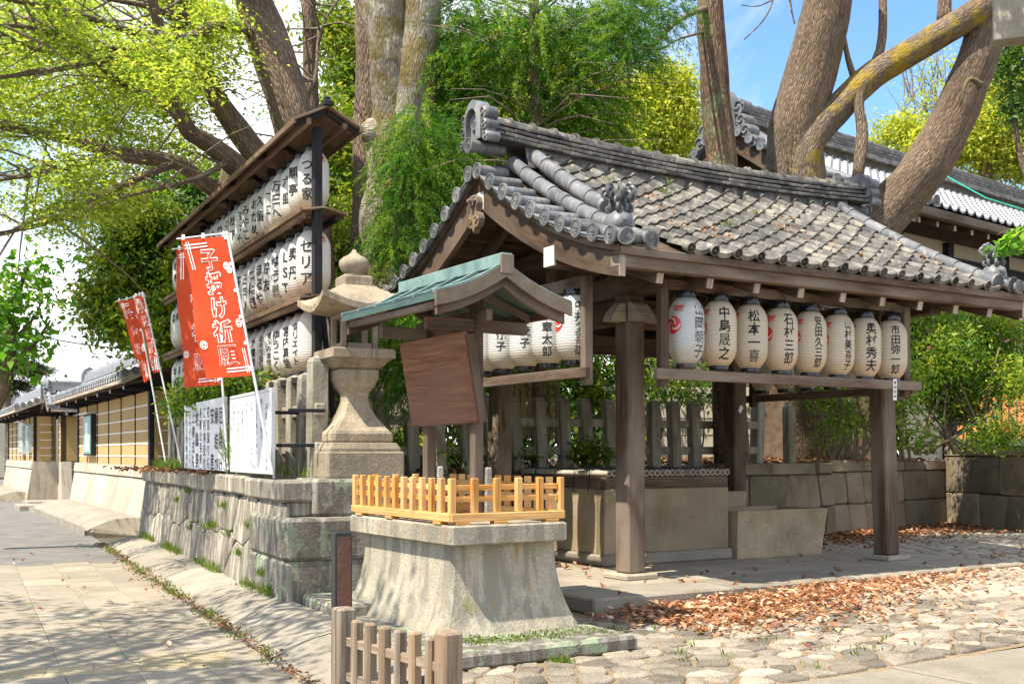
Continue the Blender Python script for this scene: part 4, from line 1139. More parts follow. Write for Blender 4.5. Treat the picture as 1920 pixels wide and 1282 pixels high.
# fire box: four corner posts, sills and lintels round an open middle
fb = MB(); a = .185
for sx in (-1, 1):
    for sy in (-1, 1): fb.box((sx * (a - .026), sy * (a - .026), 1.42), (.052, .052, .36), .008)
for z_, h_ in ((1.275, .06), (1.575, .05)):
    for s_ in (-1, 1):
        fb.box((0, s_ * (a - .032), z_), (2 * a - .13, .06, h_), .006); fb.box((s_ * (a - .032), 0, z_), (.06, 2 * a - .13, h_), .006)
fb.build('fire_box', M['granite_lantern'], sl_)
m = MB(); N = 16; hw = .425
def roofpt(u, v):
    x, y = lerp(-1, 1, u), lerp(-1, 1, v); d = max(abs(x), abs(y)); cn = (abs(x * y)) ** 1.6
    e = 1 + .05 * cn
    z = 1.66 + .3 * (1 - d ** 1.15) ** .8 * (1 - .12 * d) + .11 * cn * d ** 3
    sc = hw * e
    if d < .36: z = 1.66 + .3 * (1 - .36 ** 1.15) ** .8 * (1 - .12 * .36)
    return (x * sc, y * sc, z)
m.grid(roofpt, 20, 20)
m.grid(lambda u, v: (lerp(-1, 1, u) * hw * (1 + .05 * abs(lerp(-1, 1, u) * lerp(-1, 1, v)) ** 1.6), lerp(-1, 1, v) * hw * (1 + .05 * abs(lerp(-1, 1, u) * lerp(-1, 1, v)) ** 1.6),
     1.6 + .11 * abs(lerp(-1, 1, u) * lerp(-1, 1, v)) ** 1.6 * max(abs(lerp(-1, 1, u)), abs(lerp(-1, 1, v))) ** 3), 20, 20)
for s_ in (-1, 1):
    for ax in (0, 1):
        def side(u, v, s_=s_, ax=ax):
            q = lerp(-1, 1, u); e = 1 + .05 * abs(q) ** 1.6; z = lerp(1.6, 1.66, v) + .11 * abs(q) ** 1.6
            p = (q * hw * e, s_ * hw * e); p = p if ax else p[::-1]; return (p[0], p[1], z)
        m.grid(side, 20, 1)
m.build('lantern_roof', M['granite_lantern'], sl_, 40)
m = MB(); m.sq([(.15, .15, 1.86), (.15, .15, 1.95), (.14, .14, 1.965)], ch=.02); m.build('finial_seat', M['granite_lantern'], sl_)
m = MB(); m.lathe([(.1, 1.967), (.115, 1.98), (.09, 2.0), (.13, 2.03), (.15, 2.075), (.145, 2.12), (.11, 2.155), (.06, 2.18), (.03, 2.205), (.015, 2.235)], 22); m.build('finial', M['granite_lantern'], sl_, True)

# ------------------------------------------------------------------ flared plinth, slat fence and roofed notice board
pl = thing('stone_plinth', 'flared stone plinth with a thick cap, rust streaked, under the yellow slat fence', 'plinth', PL.p(0, 0), PL.a)
PX1, PY1 = 1.22, 1.86
m = MB(); m.box((.48, .82, .06), (1.68, 2.86, .12), .025); m.build('foot_slab', M['granite_dark'], pl)
m = MB(); prof = []
for k in range(12):
    t = k / 11; ins = .14 * (1 - (1 - t) ** 2.4); prof.append((PX1 / 2 - ins, PY1 / 2 - ins, .12 + .67 * t))
m.sq(prof, (PX1 / 2, PY1 / 2), .03); m.build('flared_body', M['plinth_stone'], pl, 25)
m = MB(); m.sq([(.505, .91, .79), (.52, .925, .8), (.52, .925, .925), (.505, .91, .94)], (PX1 / 2 - .03, PY1 / 2), .02); m.build('cap', M['plinth_stone'], pl)

yf = thing('slat_fence', 'fresh yellow timber slat fence boxed round the notice-board posts', 'fence', PL.p(PX1 / 2 - .03, PY1 / 2, .94), PL.a)
fx, fy = .485, .87
def fence_side(p0, p1, n, nrm, skip_last=True):
    p0, p1 = V((*p0, 0)), V((*p1, 0)); d = (p1 - p0); L = d.length; d.normalize(); nv = V((*nrm, 0)); rz_ = math.atan2(d.y, d.x); R_ = Matrix.Rotation(rz_, 3, 'Z')
    m = MB(); m.beam(p0 + V((0, 0, .055)) - d * .02, p1 + V((0, 0, .055)) + d * .02, .07, .062, .005); m.build('base_rail', M['wood_new'], yf)
    for q in (.08, .42, .9):
        m = MB(); m.beam(p0 + d * (L * q - .06) + V((0, 0, .012)), p0 + d * (L * q + .06) + V((0, 0, .012)), .075, .022, .003); m.build('foot_block', M['wood_new'], yf)
    for z in (.19, .275):
        m = MB(); m.beam(p0 + V((0, 0, z)) - nv * .028, p1 + V((0, 0, z)) - nv * .028, .02, .042, .003); m.build('rail', M['wood_new'], yf)
    for k in range(n - (1 if skip_last else 0)):
        p = p0 + d * (L * k / (n - 1))
        m = MB(); m.box(p + V((0, 0, .215)), (.05, .042, .262), .004, R_); m.build('slat', M['wood_new'], yf)
fence_side((-fx, -fy), (fx, -fy), 6, (0, -1)); fence_side((fx, -fy), (fx, fy), 12, (1, 0)); fence_side((fx, fy), (-fx, fy), 6, (0, 1)); fence_side((-fx, fy), (-fx, -fy), 12, (-1, 0))

nb_ = thing('notice_board', 'tilted blank brown notice board under a small green copper roof', 'notice board', PL.p(.6, .98, .94), PL.a)
for y in (-.41, .41):
    m = MB(); m.beam((0, y, 0), (0, y, 1.85), .085, .085, .008, up=(0, 1, 0)); m.build('post', M['wood_post'], nb_)
    m = MB(); m.box((.085, y - .02, .2), (.075, .095, .44), .012, None, 0, (.75, .8)); m.build('stone_stub', M['fence_stone'], nb_)
for x in (-.02,):
    m = MB(); m.beam((0, -.62, 1.62), (0, .62, 1.62), .06, .09); m.build('tie_beam', M['wood_post'], nb_)
for y in (-.41, .41):
    m = MB(); m.beam((-.46, y, 1.55), (.46, y, 1.55), .07, .1); m.build('bracket_arm', M['wood_post'], nb_)
m = MB(); m.beam((-.06, -.4, .8), (-.06, .42, .8), .05, .07); m.build('board_sill', M['wood_post'], nb_)
tl = math.radians(10)
Rb = Matrix.Rotation(-tl, 3, 'Y')
m = MB(); m.box((-.13, .0, 1.13), (.045, 1.12, .72), .006, Rb); bo = m.build('board', M['wood_red'], nb_)
for y in (-.565, .565):
    m = MB(); m.box((-.09, y, 1.12), (.07, .03, .7), .004, Rb); m.build('board_edge', M['wood_dark'], nb_)
hw, y0, y1, zr, ze = .61, -.85, .88, 1.98, 1.72
def nz(v): return lerp(zr, ze, v) - .035 * math.sin(v * math.pi)
for s_ in (-1, 1):
    m = MB()
    m.grid(lambda u, v: (s_ * hw * v, lerp(y0, y1, u), nz(v)), 1, 10)
    m.grid(lambda u, v: (s_ * hw * v, lerp(y0, y1, u), nz(v) - .045), 1, 10)
    m.grid(lambda u, v: (s_ * hw, lerp(y0, y1, u), nz(1) - .045 * v), 1, 1)
    m.build('copper_sheet', M['copper'], nb_, 30)
    nbt = 6
    for k in range(nbt):
        y = lerp(y0 + .015, y1 - .015, k / (nbt - 1))
        m = MB(); pts = [V((s_ * hw * v * 1.01, y, nz(v) + .014)) for v in np.linspace(.06, 1, 7)]
        for a, b in zip(pts, pts[1:]): m.beam(a, b, .034, .032, .004)
        m.build('batten', M['copper_pale'], nb_)
    def sweep(m, y, th, top, hh, vmax):
        m.grid(lambda u, v: (s_ * hw * vmax * u, y + [-th / 2, -th / 2, th / 2, th / 2, -th / 2][round(v * 4)], nz(u * vmax) + [top, top - hh, top - hh, top, top][round(v * 4)]), 12, 4, gr=lambda u, v: (u * .8, v * .1, 0))
        m.add([(s_ * hw * vmax, y + a, nz(vmax) + b) for a, b in ((-th / 2, top), (th / 2, top), (th / 2, top - hh), (-th / 2, top - hh))], [(0, 1, 2, 3)])
    m = MB(); sweep(m, y0 - .012, .026, .014, .11, 1.0)
    m.build('gable_sheet', M['copper_brown'], nb_)
    m = MB(); sweep(m, y0 + .05, .04, -.08, .085, .94)
    m.build('bargeboard', M['wood_post'], nb_)
    m = MB(); sweep(m, y1 - .05, .04, -.08, .085, .94)
    m.build('bargeboard', M['wood_post'], nb_)
    for y in (-.41, 0, .41):
        m = MB(); m.beam((s_ * .03, y + .05, zr - .15), (s_ * .55, y + .05, nz(.88) - .1), .04, .05, .003); m.build('rafter', M['wood_post'], nb_)
    m = MB(); m.beam((s_ * .55, y0 + .08, ze - .075), (s_ * .55, y1 - .08, ze - .075), .05, .05, .003); m.build('eave_strip', M['wood_post'], nb_)
m = MB(); m.beam((0, y0 - .03, zr + .035), (0, y1 + .03, zr + .035), .1, .1, .006); m.build('ridge_cap', M['copper_pale'], nb_)
m = MB(); m.box((0, y0 - .03, zr - .0), (.115, .02, .15), .004); m.build('ridge_end', M['copper_brown'], nb_)

# ------------------------------------------------------------------ iron post and picket fence in front
ip = thing('iron_post', 'square dark iron post with a rusty peeling face', 'post', at(640, 1400, 6.75).to_2d().to_3d(), .35)
m = MB(); m.box((0, 0, .5), (.1, .13, 1.0), .006); m.build('shaft', M['iron'], ip)
m = MB(); m.box((.052, .0, .49), (.004, .115, .97), .001); m.box((0.004, -.067, .49), (.085, .004, .97), .001, None, 0); m.build('rusty_face', M['rust'], ip)
pk = thing('picket_fence', 'low weathered wooden picket fence beside the plinth', 'fence', (0, 0, 0))
A, B = V((-.965, 6.42, 0)), V((-.315, 5.55, 0)); d = (B - A).normalized(); ra = math.atan2(d.y, d.x)
R_ = Matrix.Rotation(ra, 3, 'Z')
for p in (A, B):
    m = MB(); m.box(p + V((0, 0, .29)), (.11, .11, .6), .012, R_); m.build('corner_post', M['wood_grey'], pk)
L = (B - A).length
for k in range(6):
    p = A + d * (L * (k + 1) / 7)
    m = MB(); m.box(p + V((0, 0, .275)) + V((rnd.uniform(-.003, .003), 0, rnd.uniform(-.01, .008))), (.058, .06, .54), .012, R_ @ Matrix.Rotation(rnd.uniform(-.015, .015), 3, 'Y')); m.build('picket', M['wood_grey'], pk)
for z in (.2, .4):
    m = MB(); m.beam(A + V((0, 0, z)), B + V((0, 0, z)), .028, .05, .004); m.build('rail', M['wood_grey'], pk)

# ------------------------------------------------------------------ stone stake fences
def stake(h, w=.17, d=.15):
    m = MB(); m.box((0, 0, h / 2 - .02), (w, d, h), .012); 
    b = len(m.v)
    m.sq([(w / 2 - .002, d / 2 - .002, h - .021), (w / 2 * .82, d / 2 * .82, h + .025), (.02, .015, h + .05)], ch=.006)
    return m.mesh('stake', M['fence_stone'])
s1, s2, s3 = stake(1.02), stake(.9), stake(1.16, .175, .17)
sf = thing('stone_fence', 'row of pointed granite stakes on top of the street wall behind the white boards', 'stone fence', ST.p(.42, 4.4, 1.22), ST.a)
for k in range(21):
    y = -3.82 + k * .42
    link('stake', s1 if k % 5 else s3, sf, None, (rnd.uniform(-.01, .01), y, 0), (rnd.uniform(-.02, .02), rnd.uniform(-.02, .02), rnd.uniform(-.04, .04)))
for z in (.3, .68):
    m = MB(); m.beam((0, -3.95, z), (0, 4.5, z), .1, .12, .01); m.build('rail', M['fence_stone'], sf)
for k, y in enumerate((-3.9, -3.45, -3.65, -4.1)):
    m = MB()
    m.beam((-.36, y if k < 2 else y, .33 + .33 * (k % 2)), (.0, y, .33 + .33 * (k % 2)), .03, .035); m.build('board_bracket', M['iron'], sf)
sb = thing('stone_fence', 'row of leaning pointed granite stakes behind the well and pavilion posts', 'stone fence', T.p(1.5, 3.75, 1.2), T.a)
for k in range(21):
    x = -3.4 + k * .405; 
    if x > 2.95 and k < 20: continue
    link('stake', s1, sb, None, (x, 0, 0), (rnd.uniform(-.03, .03), rnd.uniform(-.09, -.03), rnd.uniform(-.05, .05)))
link('stake', s3, sb, None, (4.05, .1, .08), (0, .04, .1))
for z in (.3, .7):
    m = MB(); m.beam((-3.5, 0, z), (4.0, .06, z + .02), .1, .12, .01); m.build('rail', M['fence_stone'], sb)

# ------------------------------------------------------------------ white boards on the wall
def board(name, label, y0, y1, z0, z1, cols, size, frame, top=.06, x_=-.02):
    t = thing(name, label, 'sign board', ST.p(x_, (y0 + y1) / 2, z0), ST.a); w, h = y1 - y0, z1 - z0
    f = lambda a, b, d=0: V((-.022 - d, -a, b))          # a runs to the reader's right
    m = MB(); m.box((0, 0, h / 2), (.03, w, h), .003); m.build('panel', M['board_white'], t)
    if frame:
        for z in (.012, h - .012):
            m = MB(); m.box((-.004, 0, z), (.04, w + .01, .03), .004); m.build('frame', M['metal_grey'], t)
        for y in (-w / 2, w / 2):
            m = MB(); m.box((-.004, y, h / 2), (.04, .03, h - .055), .004); m.build('frame', M['metal_grey'], t)
    n = len(cols); cw = (w - .16) / n
    for k, c in enumerate(cols):
        m = MB()
        txt, st, tp_ = c if isinstance(c, tuple) else (c, size * 1.04, top)
        write(m, txt, lambda x, y: f(x, y), min(size, cw * .9, st * .93), st, h - tp_, w / 2 - .09 - (k + .5) * cw, 1, .008)
        m.build('text_column', M['ink'], t)
    for y in (-w / 2 + .1, w / 2 - .1):
        m = MB(); m.tube([(.03, y, -.04), (.03, y, h * .9)], .012, 6); m.build('support', M['metal_white'], t)
    return t
board('sign_board', 'grey framed white board of small vertical black writing nearest the stone lantern', .55, 2.4, 1.27, 2.1,
      [('子授けうさぎ水舎', .085, .14), ('境内の子授け', .07, .08), ('うさぎ像のお腹をさすり', .066, .12), ('お参りくださいますよう', .066, .08), ('水をかけて', .075, .08), ('ご祈願下さい', .08, .08), ('子授け安産を守ります', .066, .08), ('祈祷受付けております', .068, .08)], .1, True)
board('sign_board', 'frameless white board of large black calligraphy, farther along the wall', 2.72, 5.35, 1.27, 2.12,
      [('厄除け', .29, .07), ('縁結び', .29, .07), ('安 産', .27, .07), ('初宮詣り祓', .155, .07), ('ご祈祷受付', .155, .07), ('各種出張祭', .145, .07), ('地鎮祭', .27, .07), ('上棟式祓', .19, .09), ('お申込み下さい', .095, .12), ('東天王岡崎神社', .115, .07)], .21, False)

# ------------------------------------------------------------------ banners
CW, CH = .6, 1.6
def banner(label, base, tip, cross, wid, h0, h1, text, sx=1.0, seed=1, extra=True, narrow=1.0, sway=0.0):
    base, tip = V(base), V(tip); up = (tip - base).normalized()
    t = thing('prayer_banner', label, 'banner', base)
    tip_l = tip - base; cross = V(cross).normalized()
    m = MB(); m.tube([(0, 0, 0), tip_l * .55, tip_l], [.0135, .0125, .011], 8); m.build('pole', M['metal_white'], t)
    m = MB(); m.tube([tip_l - up * .02 - cross * .02, tip_l - up * .02 + cross * (wid + .05) - V((0, 0, .02))], .007, 6); m.build('crossbar', M['metal_white'], t)
    Hc = h1 - h0; nrm = cross.cross(up).normalized(); top = tip_l - up * .05
    if nrm.y > 0: nrm = -nrm
    def fn(a, b, d=0.0):     # a: 0 at the pole .. wid ; b: 0 at the top .. Hc
        u, v = a / wid, b / Hc
        wv = .03 * math.sin(u * 4.4 + v * 3 + seed) * (.25 + v) * min(1, u * 3 + .3) + .02 * math.sin(v * 9 + seed * 2) * u
        nw = 1 - (1 - narrow) * v
        return top - up * b + cross * (a * nw) - V((0, 0, .03 * u * v)) + nrm * (wv + d + sway * u * v) + cross * sway * .3 * v * (u)
    m = MB(); m.grid(lambda u, v: fn(.02 + u * (wid - .02), v * Hc), 14, 30); m.build('cloth', M['cloth'], t, True)
    m = MB()
    for k in range(6):
        p = top - up * (Hc * (k + .06) / 5.3); m.box(p + cross * .015, (.05, .012, .03), .002)
    for k in range(3):
        p = fn(.04 + k * (wid - .08) / 2, -.02); m.box(p, (.03, .01, .05), .002)
    m.build('loop', M['white'], t)
    n = len(text); st = Hc * .86 / n; sz = min(st * .95, wid * .42); mid = wid * .48
    for i, chh in enumerate(text):
        m = MB()
        for d_, b_, mi in ((.004, .05, 0), (.007, .004, 1)):
            write(m, chh, lambda x, y: fn(mid - x, -y, d_), sz, st, -Hc * .07 - i * st, 0, 1, b_, mi)
        m.build('printed_character', [M['white'], M['cloth']], t)
    if extra:
        m = MB()
        def strip(a0, b0, a1, b1, w_=.006):
            k = 10; vs = []
            L_ = math.hypot(a1 - a0, b1 - b0); dx, dy = -(b1 - b0) / L_ * w_, (a1 - a0) / L_ * w_
            for q in range(k + 1):
                a, b = lerp(a0, a1, q / k), lerp(b0, b1, q / k); vs += [fn(a - dx, b - dy, .005), fn(a + dx, b + dy, .005)]
            m.add(vs, [(2 * q, 2 * q + 1, 2 * q + 3, 2 * q + 2) for q in range(k)])
        for o_ in (0, .03):
            strip(wid - .03, .06 + o_, wid * .45, .05 + o_); strip(wid - .06 - o_, .03, wid - .06 - o_, Hc * .22)
            strip(.03, Hc - .06 - o_, wid * .55, Hc - .05 - o_); strip(.06 + o_, Hc - .03, .06 + o_, Hc * .8)
        def medal(a, b, R_):
            for rr in (R_, R_ * .55):
                k = 20; vs = []
                for q in range(k + 1):
                    an = q * 2 * math.pi / k; vs += [fn(a + rr * math.cos(an), b + rr * math.sin(an), .005), fn(a + (rr - .009) * math.cos(an), b + (rr - .009) * math.sin(an), .005)]
                m.add(vs, [(2 * q, 2 * q + 1, 2 * q + 3, 2 * q + 2) for q in range(k)])
            for q in range(4):
                an = q * math.pi / 2 + .78; strip(a + R_ * .2 * math.cos(an), b + R_ * .2 * math.sin(an), a + R_ * .9 * math.cos(an), b + R_ * .9 * math.sin(an), .004)
        m.build('corner_lines', M['white'], t)
        m = MB()
        medal(wid * .13, Hc * .21, .038); medal(wid * .08, Hc * .24, .034)
        medal(wid * .1, Hc * .62, .042); medal(wid * .88, Hc * .76, .042)
        kind(m.build('flower_crests', M['white'], t), 'stuff')
    return t
d1 = 10.75
banner('large red banner nearest the stone lantern, facing us with white outlined characters', at(511, 889, d1), at(425, 433, d1 - .05), (-1, .5, .03), .58, .4, 1.75, '子授け祈願', seed=1)
d2 = 12.6
banner('red banner mostly hidden behind the large one', at(428, 880, d2), at(399, 455, d2), (-1, .35, 0), .5, .4, 1.95, '安産祈願', seed=2.4)
d3 = 15.4
banner('narrow twisted red banner at the far end of the wall, in front of its twin', at(341, 874, d3), at(268, 546, d3), (-.62, .8, .03), .36, .3, 1.38, '子授け祈願', seed=3, extra=True, narrow=.8)
d4 = 16.4
banner('red banner half behind the narrow one at the far end of the wall', at(311, 868, d4), at(255, 553, d4), (-1, .5, -.08), .36, .3, 1.5, '安産祈願', seed=4.4, narrow=.5, extra=True)

# ------------------------------------------------------------------ tall lantern rack
RK = Frame(-1.96, 11.5, math.radians(27.4))
rk = thing('lantern_rack', 'tall black-framed wooden rack with a plank roof for three tiers of lanterns', 'lantern rack', RK.p(0, 0), RK.a)
LR = 7.5
for k in range(5):
    y = k * (LR - .1) / 4 + (.0 if k else -.02)
    m = MB(); m.beam((-.02 if k else -.05, y, 1.15), (-.02 if k else -.05, y, 4.8), .085, .1, .005, up=(0, 1, 0)); m.build('post', M['wood_black'], rk)
    m = MB(); m.beam((.2, y, 1.15), (.0, y, 3.0), .05, .05, .004, up=(0, 1, 0)); m.build('brace', M['wood_black'], rk)
for z in (2.28, 3.06, 3.95):
    m = MB(); m.beam((-.2, -.05, z - .06), (-.2, LR, z - .06), .05, .07); m.build('rail', M['wood_roof'] if z > 3 else M['wood_black'], rk)
    m = MB(); m.beam((.16, -.05, z - .06), (.16, LR, z - .06), .05, .06); m.build('rail', M['wood_black'], rk)
for z in (3.06, 3.95):
    for s_ in (-1, 1):
        for k in range(6):
            a, b = LR * k / 6 - .1, LR * (k + 1) / 6 - .1
            m = MB(); m.beam((s_ * .005, (a + b) / 2, z + .03), (s_ * .25, (a + b) / 2, z - .02), b - a - .006, .018, .003); m.build('shelf_board', M['wood_roof'], rk)
    m = MB(); m.beam((-.25, -.12, z - .025), (-.25, LR, z - .025), .022, .05, .003); m.build('fascia', M['wood_roof'], rk)
for s_ in (-1, 1):
    for k in range(9):
        a, b = LR * k / 9 - .25, LR * (k + 1) / 9 - .2
        m = MB(); m.beam((s_ * .005, (a + b) / 2, 4.97), (s_ * .36, (a + b) / 2, 4.79), b - a - .008, .022, .003); m.build('roof_plank', M['wood_roof'], rk)
    for k in range(6):
        y = -.16 + k * (LR - .1) / 5
        m = MB(); m.beam((s_ * .01, y, 4.925), (s_ * .33, y, 4.762), .05, .05, .004); m.build('rafter', M['wood_black'], rk)
    m = MB(); m.beam((s_ * .35, -.26, 4.775), (s_ * .35, LR - .1, 4.775), .025, .06, .003); m.build('eave_strip', M['wood_roof'], rk)
    m = MB(); m.beam((s_ * .19, -.2, 4.805), (s_ * .19, LR - .1, 4.805), .05, .06, .003); m.build('purlin', M['wood_roof'], rk)
m = MB(); m.beam((0, -.28, 4.995), (0, LR - .1, 4.995), .1, .05, .006); m.build('ridge_board', M['wood_black'], rk)
for y in (-.2, LR - .15):
    m = MB(); m.box((0, y, 5.03), (.06, .05, .08), .006); m.build('ridge_knob', M['wood_black'], rk)
rows = [(4.02, ['つる家', '瓢亭', '六盛', '万三へ', '一二', '久留', 'おかめ', 'みやこ', 'すゞ代', '松下', 'さかえや', '竹中', 'いづ文', 'ゆうき', '木村', '山本', '中西', '小川', '大谷', '田中', '西村'], '岡崎'),
        (3.13, ['セリア', '奥丹', 'LST', 'ゆう薦', '京友', 'まるや', 'つばき', '三宅八', '平安荘', '土井', '白川', '北川', '松屋', 'さくら', '高木', '藤井', '上田', '清水', '井上', '林', '森'], '株式会社'),
        (2.34, ['', 'クリエイト', '宮内真堂', 'ゆうこく', 'すゝみませう', 'おもてなしの', '九重茶舗', 'かぎや', '三条', '宇治', '梅の花', '洛東', '岡本', '吉田', '村井', '辻', '谷口', '山田', '石川', '前田', '坂本'], 'おこしやす')]
tiername = ['top', 'middle', 'bottom']
G4 = 'lanterns filling the tall rack'
for ti, (z, names, small) in enumerate(rows):
    sc = (.9, 1.0, .92)[ti]
    for k, txt in enumerate(names):
        y = .25 + .343 * k
        w = RK.p(.0 + rnd.uniform(-.01, .01), y, z + rnd.uniform(-.01, .01)); view = math.atan2(-w.y, -w.x)
        fr = rnd.uniform(-.72, -.52) if k else -.42
        n = max(1, len(txt))
        t = lettered(txt, min(.15, .5 / n * 1.0), .56, .5 / n if n > 2 else .2, sx=1.0)
        if k < 3 and txt: write(t, small[:4], lambda x, yy: on_body(.62 + x / .178, yy), .06, .062, .59, 0, 1, .02)
        red = None
        if k in (0, 4, 5): red = MB(); writerow(red, '献', lambda x, yy: on_body(1.1 + x / .17, .56 + yy, .004), .07, .07, 0, 0, .03)
        where = 'at the near black post' if k == 0 else f'{ORD[k]} from the near black post'
        place_lantern('plastic_wrapped_lantern', f'wrapped lantern in the {tiername[ti]} tier of the rack, {where}', w, view + math.asin(fr) - .0, body_p, G4, t, 'ink', None, red if ti < 2 else None, sc)
# ------------------------------------------------------------------ earthen walls with tiled roofs down the street
def earth_wall(name, label, fr, L, z0=1.24, z1=2.66, zr=3.5, th=.6, bay=1.55, boards=(), stone_front=True, seed=1, roof_to=None):
    r = random.Random(seed)
    t = thing(name, label, 'roofed wall', fr.p(0, 0), fr.a)
    m = MB(); m.box((th / 2 + .02, L / 2, (z1 + z0) / 2), (th - .04, L, z1 - z0), .01); m.build('core', M['ochre'], t)
    # battered stone footing in courses
    fn = lambda a, b, d: V((-.2 * (1 - b / z0) - d - .05, a, b))
    y = 0
    while y < L - .1:
        l = min(r.uniform(1.3, 2.1), L - y)
        m = MB(); m.pillow(shrink([(y, .0), (y + l, .0), (y + l, z0 - .24), (y, z0 - .24)], .01), fn, -.03, .02, .03, 0, .01); m.build('stone', M['tan_stone'], t, 40)
        m = MB(); m.pillow(shrink([(y, z0 - .23), (y + l, z0 - .23), (y + l, z0), (y, z0)], .01), fn, -.3, .05, .02, 0, .005); m.build('cap_stone', M['tan_stone'], t, 40); y += l
    m = MB()
    for ye in (0, L): m.prism([(-.25, 0), (th + .2, 0), (th, z0 - .01), (-.05, z0 - .01)], lambda a, b, d, ye=ye: V((a, ye + d * (1 if ye == 0 else -1), b)), .0, .3)
    m.box((th / 2, L / 2, z0 / 2), (th - .06, L - .1, z0 - .02), .01); m.build('footing', M['tan_stone'], t)
    nb = max(1, round(L / bay)); bw = L / nb
    for k in range(nb + 1):
        y = k * bw; w_ = .16 if k in (0, nb) else .05
        m = MB(); m.beam((.0, min(max(y, .08), L - .08), z0), (.0, min(max(y, .08), L - .08), z1), w_, .09 if w_ > .1 else .05, .004, up=(1, 0, 0)); m.build('post', M['wood_black'], t)
        if k < nb:
            m = MB(); m.box((.006, y + bw / 2, (z0 + z1) / 2), (.03, bw - .07, z1 - z0), .004); m.build('plaster_panel', M['ochre'], t)
            for q in range(5):
                z = lerp(z0, z1 - .12, (q + .72) / 5.3)
                m = MB(); m.box((-.012, y + bw / 2, z), (.012, bw - .08, .022), .002); m.build('white_line', M['whiteline'], t)
            for q in range(9):
                pass
    for ye, s_ in ((0, -1), (L, 1)):
        for q in range(5):
            z = lerp(z0, z1 - .12, (q + .72) / 5.3)
            m = MB(); m.box((th / 2, ye + s_ * .006, z), (th - .24, .012, .022), .002); m.build('white_line', M['whiteline'], t)
        m = MB(); m.beam((th - .08, ye - s_ * .08, z0), (th - .08, ye - s_ * .08, z1), .16, .16, .004, up=(1, 0, 0)); m.build('post', M['wood_black'], t)
    ov = .62; xm = th / 2; hwid = xm + ov; ze = z1 + .2
    ya, yb = -.4, L + .3
    pz = lambda v: lerp(zr - .18, ze, v) - .1 * math.sin(v * math.pi) * .9
    for s_ in (-1, 1):
        X = lambda v: xm + s_ * hwid * v
        m = MB(); m.grid(lambda u, v: (X(v * .97), lerp(ya + .06, yb - .06, u), pz(v * .97) - .1), 1, 6); m.build('soffit', M['wood_dark'], t)
        m = MB(); m.beam((X(.97), ya + .04, ze - .07), (X(.97), yb - .04, ze - .07), .05, .07, .004); m.build('eave_board', M['wood_end'], t)
        m = MB()
        for k in range(int((yb - ya) / .2)):
            m.beam((X(.55), ya + .12 + k * .2, pz(.55) - .15), (X(.93), ya + .12 + k * .2, ze - .12), .04, .05, .002)
        kind(m.build('rafters', M['wood_dark'], t), 'stuff')
        for k in range(nb + 1):
            y = min(max(k * bw, .1), L - .1)
            m = MB(); m.beam((xm, y, z1 + .02), (X(.86), y, z1 + .06), .09, .12); m.build('bracket_arm', M['wood_black'], t)
            m = MB(); m.box((X(.865), y, z1 + .058), (.012, .085, .11), .002); m.build('arm_end', M['wood_white'], t)
        m = MB(); nrow = 6; ncol = 1
        vs = []; 
        for j in range(nrow):
            v0, v1 = 1 - j / nrow, 1 - (j + 1) / nrow * 1.0
            m.add([(X(v0), ya, pz(v0) + .035), (X(v0), yb, pz(v0) + .035), (X(max(v1, .02)), yb, pz(max(v1, .02)) + .005), (X(max(v1, .02)), ya, pz(max(v1, .02)) + .005),
                   (X(v0), ya, pz(v0) - .02), (X(v0), yb, pz(v0) - .02)], [(0, 1, 2, 3), (4, 5, 1, 0)])
        m.build('flat_tiles', M['tile_far'], t)
        for k in range(int((yb - ya) / .29) + 1):
            y = ya + .07 + k * .29
            m = MB(); pts = [V((X(v), y, pz(v) + .05)) for v in (1.01, .8, .6, .4, .2, .08)]
            m.tube(pts, [.068] * 6, 10); disc(m, pts[0], (s_, 0, -.1), .078); m.build('cover_tile_row', M['tile_far'], t, 40)
        for ye, e_ in ((ya, -1), (yb, 1)):
            for k in range(5):
                v = .14 + k * .2
                m = MB(); roll(m, (X(v), ye + e_ * .06, pz(v) + .07), (X(v), ye - e_ * .26, pz(v) + .075), .06); disc(m, (X(v), ye + e_ * .06, pz(v) + .07), (0, e_, 0), .075); m.build('verge_tile', M['tile_far'], t, 40)
            m = MB(); m.beam((X(.0), ye - e_ * -.03, pz(0) - .1), (X(1), ye + e_ * .03, pz(1) - .06), .04, .14, .004); m.build('verge_board', M['wood_end'], t)
    for k, (w_, dz) in enumerate(((.34, 0), (.3, .055), (.27, .11), (.24, .165))):
        m = MB(); nseg = max(2, int((yb - ya) / .9))
        for q in range(nseg): m.beam((xm, lerp(ya + .05, yb - .05, q / nseg) + .003, zr - .14 + dz), (xm, lerp(ya + .05, yb - .05, (q + 1) / nseg) - .003, zr - .14 + dz), w_, .045, .005)
        m.build('ridge_course', M['tile_far'], t)
    m = MB(); m.tube([(xm, ya + .05, zr + .08), (xm, yb - .05, zr + .08)], .075, 12); m.build('ridge_cap', M['tile_far'], t, 40)
    for ye, e_ in ((ya, -1), (yb, 1)):
        m = MB(); m.prism([(-.2, -.12), (.2, -.12), (.2, .06), (.13, .2), (0, .27), (-.13, .2), (-.2, .06)], lambda a, b, d: V((xm + a, ye + e_ * d, zr + b)), -.06, .08); disc(m, (xm, ye + e_ * .09, zr + .06), (0, e_, 0), .085); m.build('ridge_end_tile', M['tile_far'], t, 40)
    return t
W1 = Frame(-6.75, 21.0, math.radians(28.8))
w1 = earth_wall('roofed_earth_wall', 'ochre roofed wall with five white lines and a green poster case, nearer of the street walls', W1, 9.6, seed=4)
W2 = Frame(-14.6, 34.3, math.radians(28.8))
w2 = earth_wall('roofed_earth_wall', 'ochre roofed wall carrying two pale green notice boards at the far left', W2, 9.0, z1=2.62, zr=3.42, seed=5)
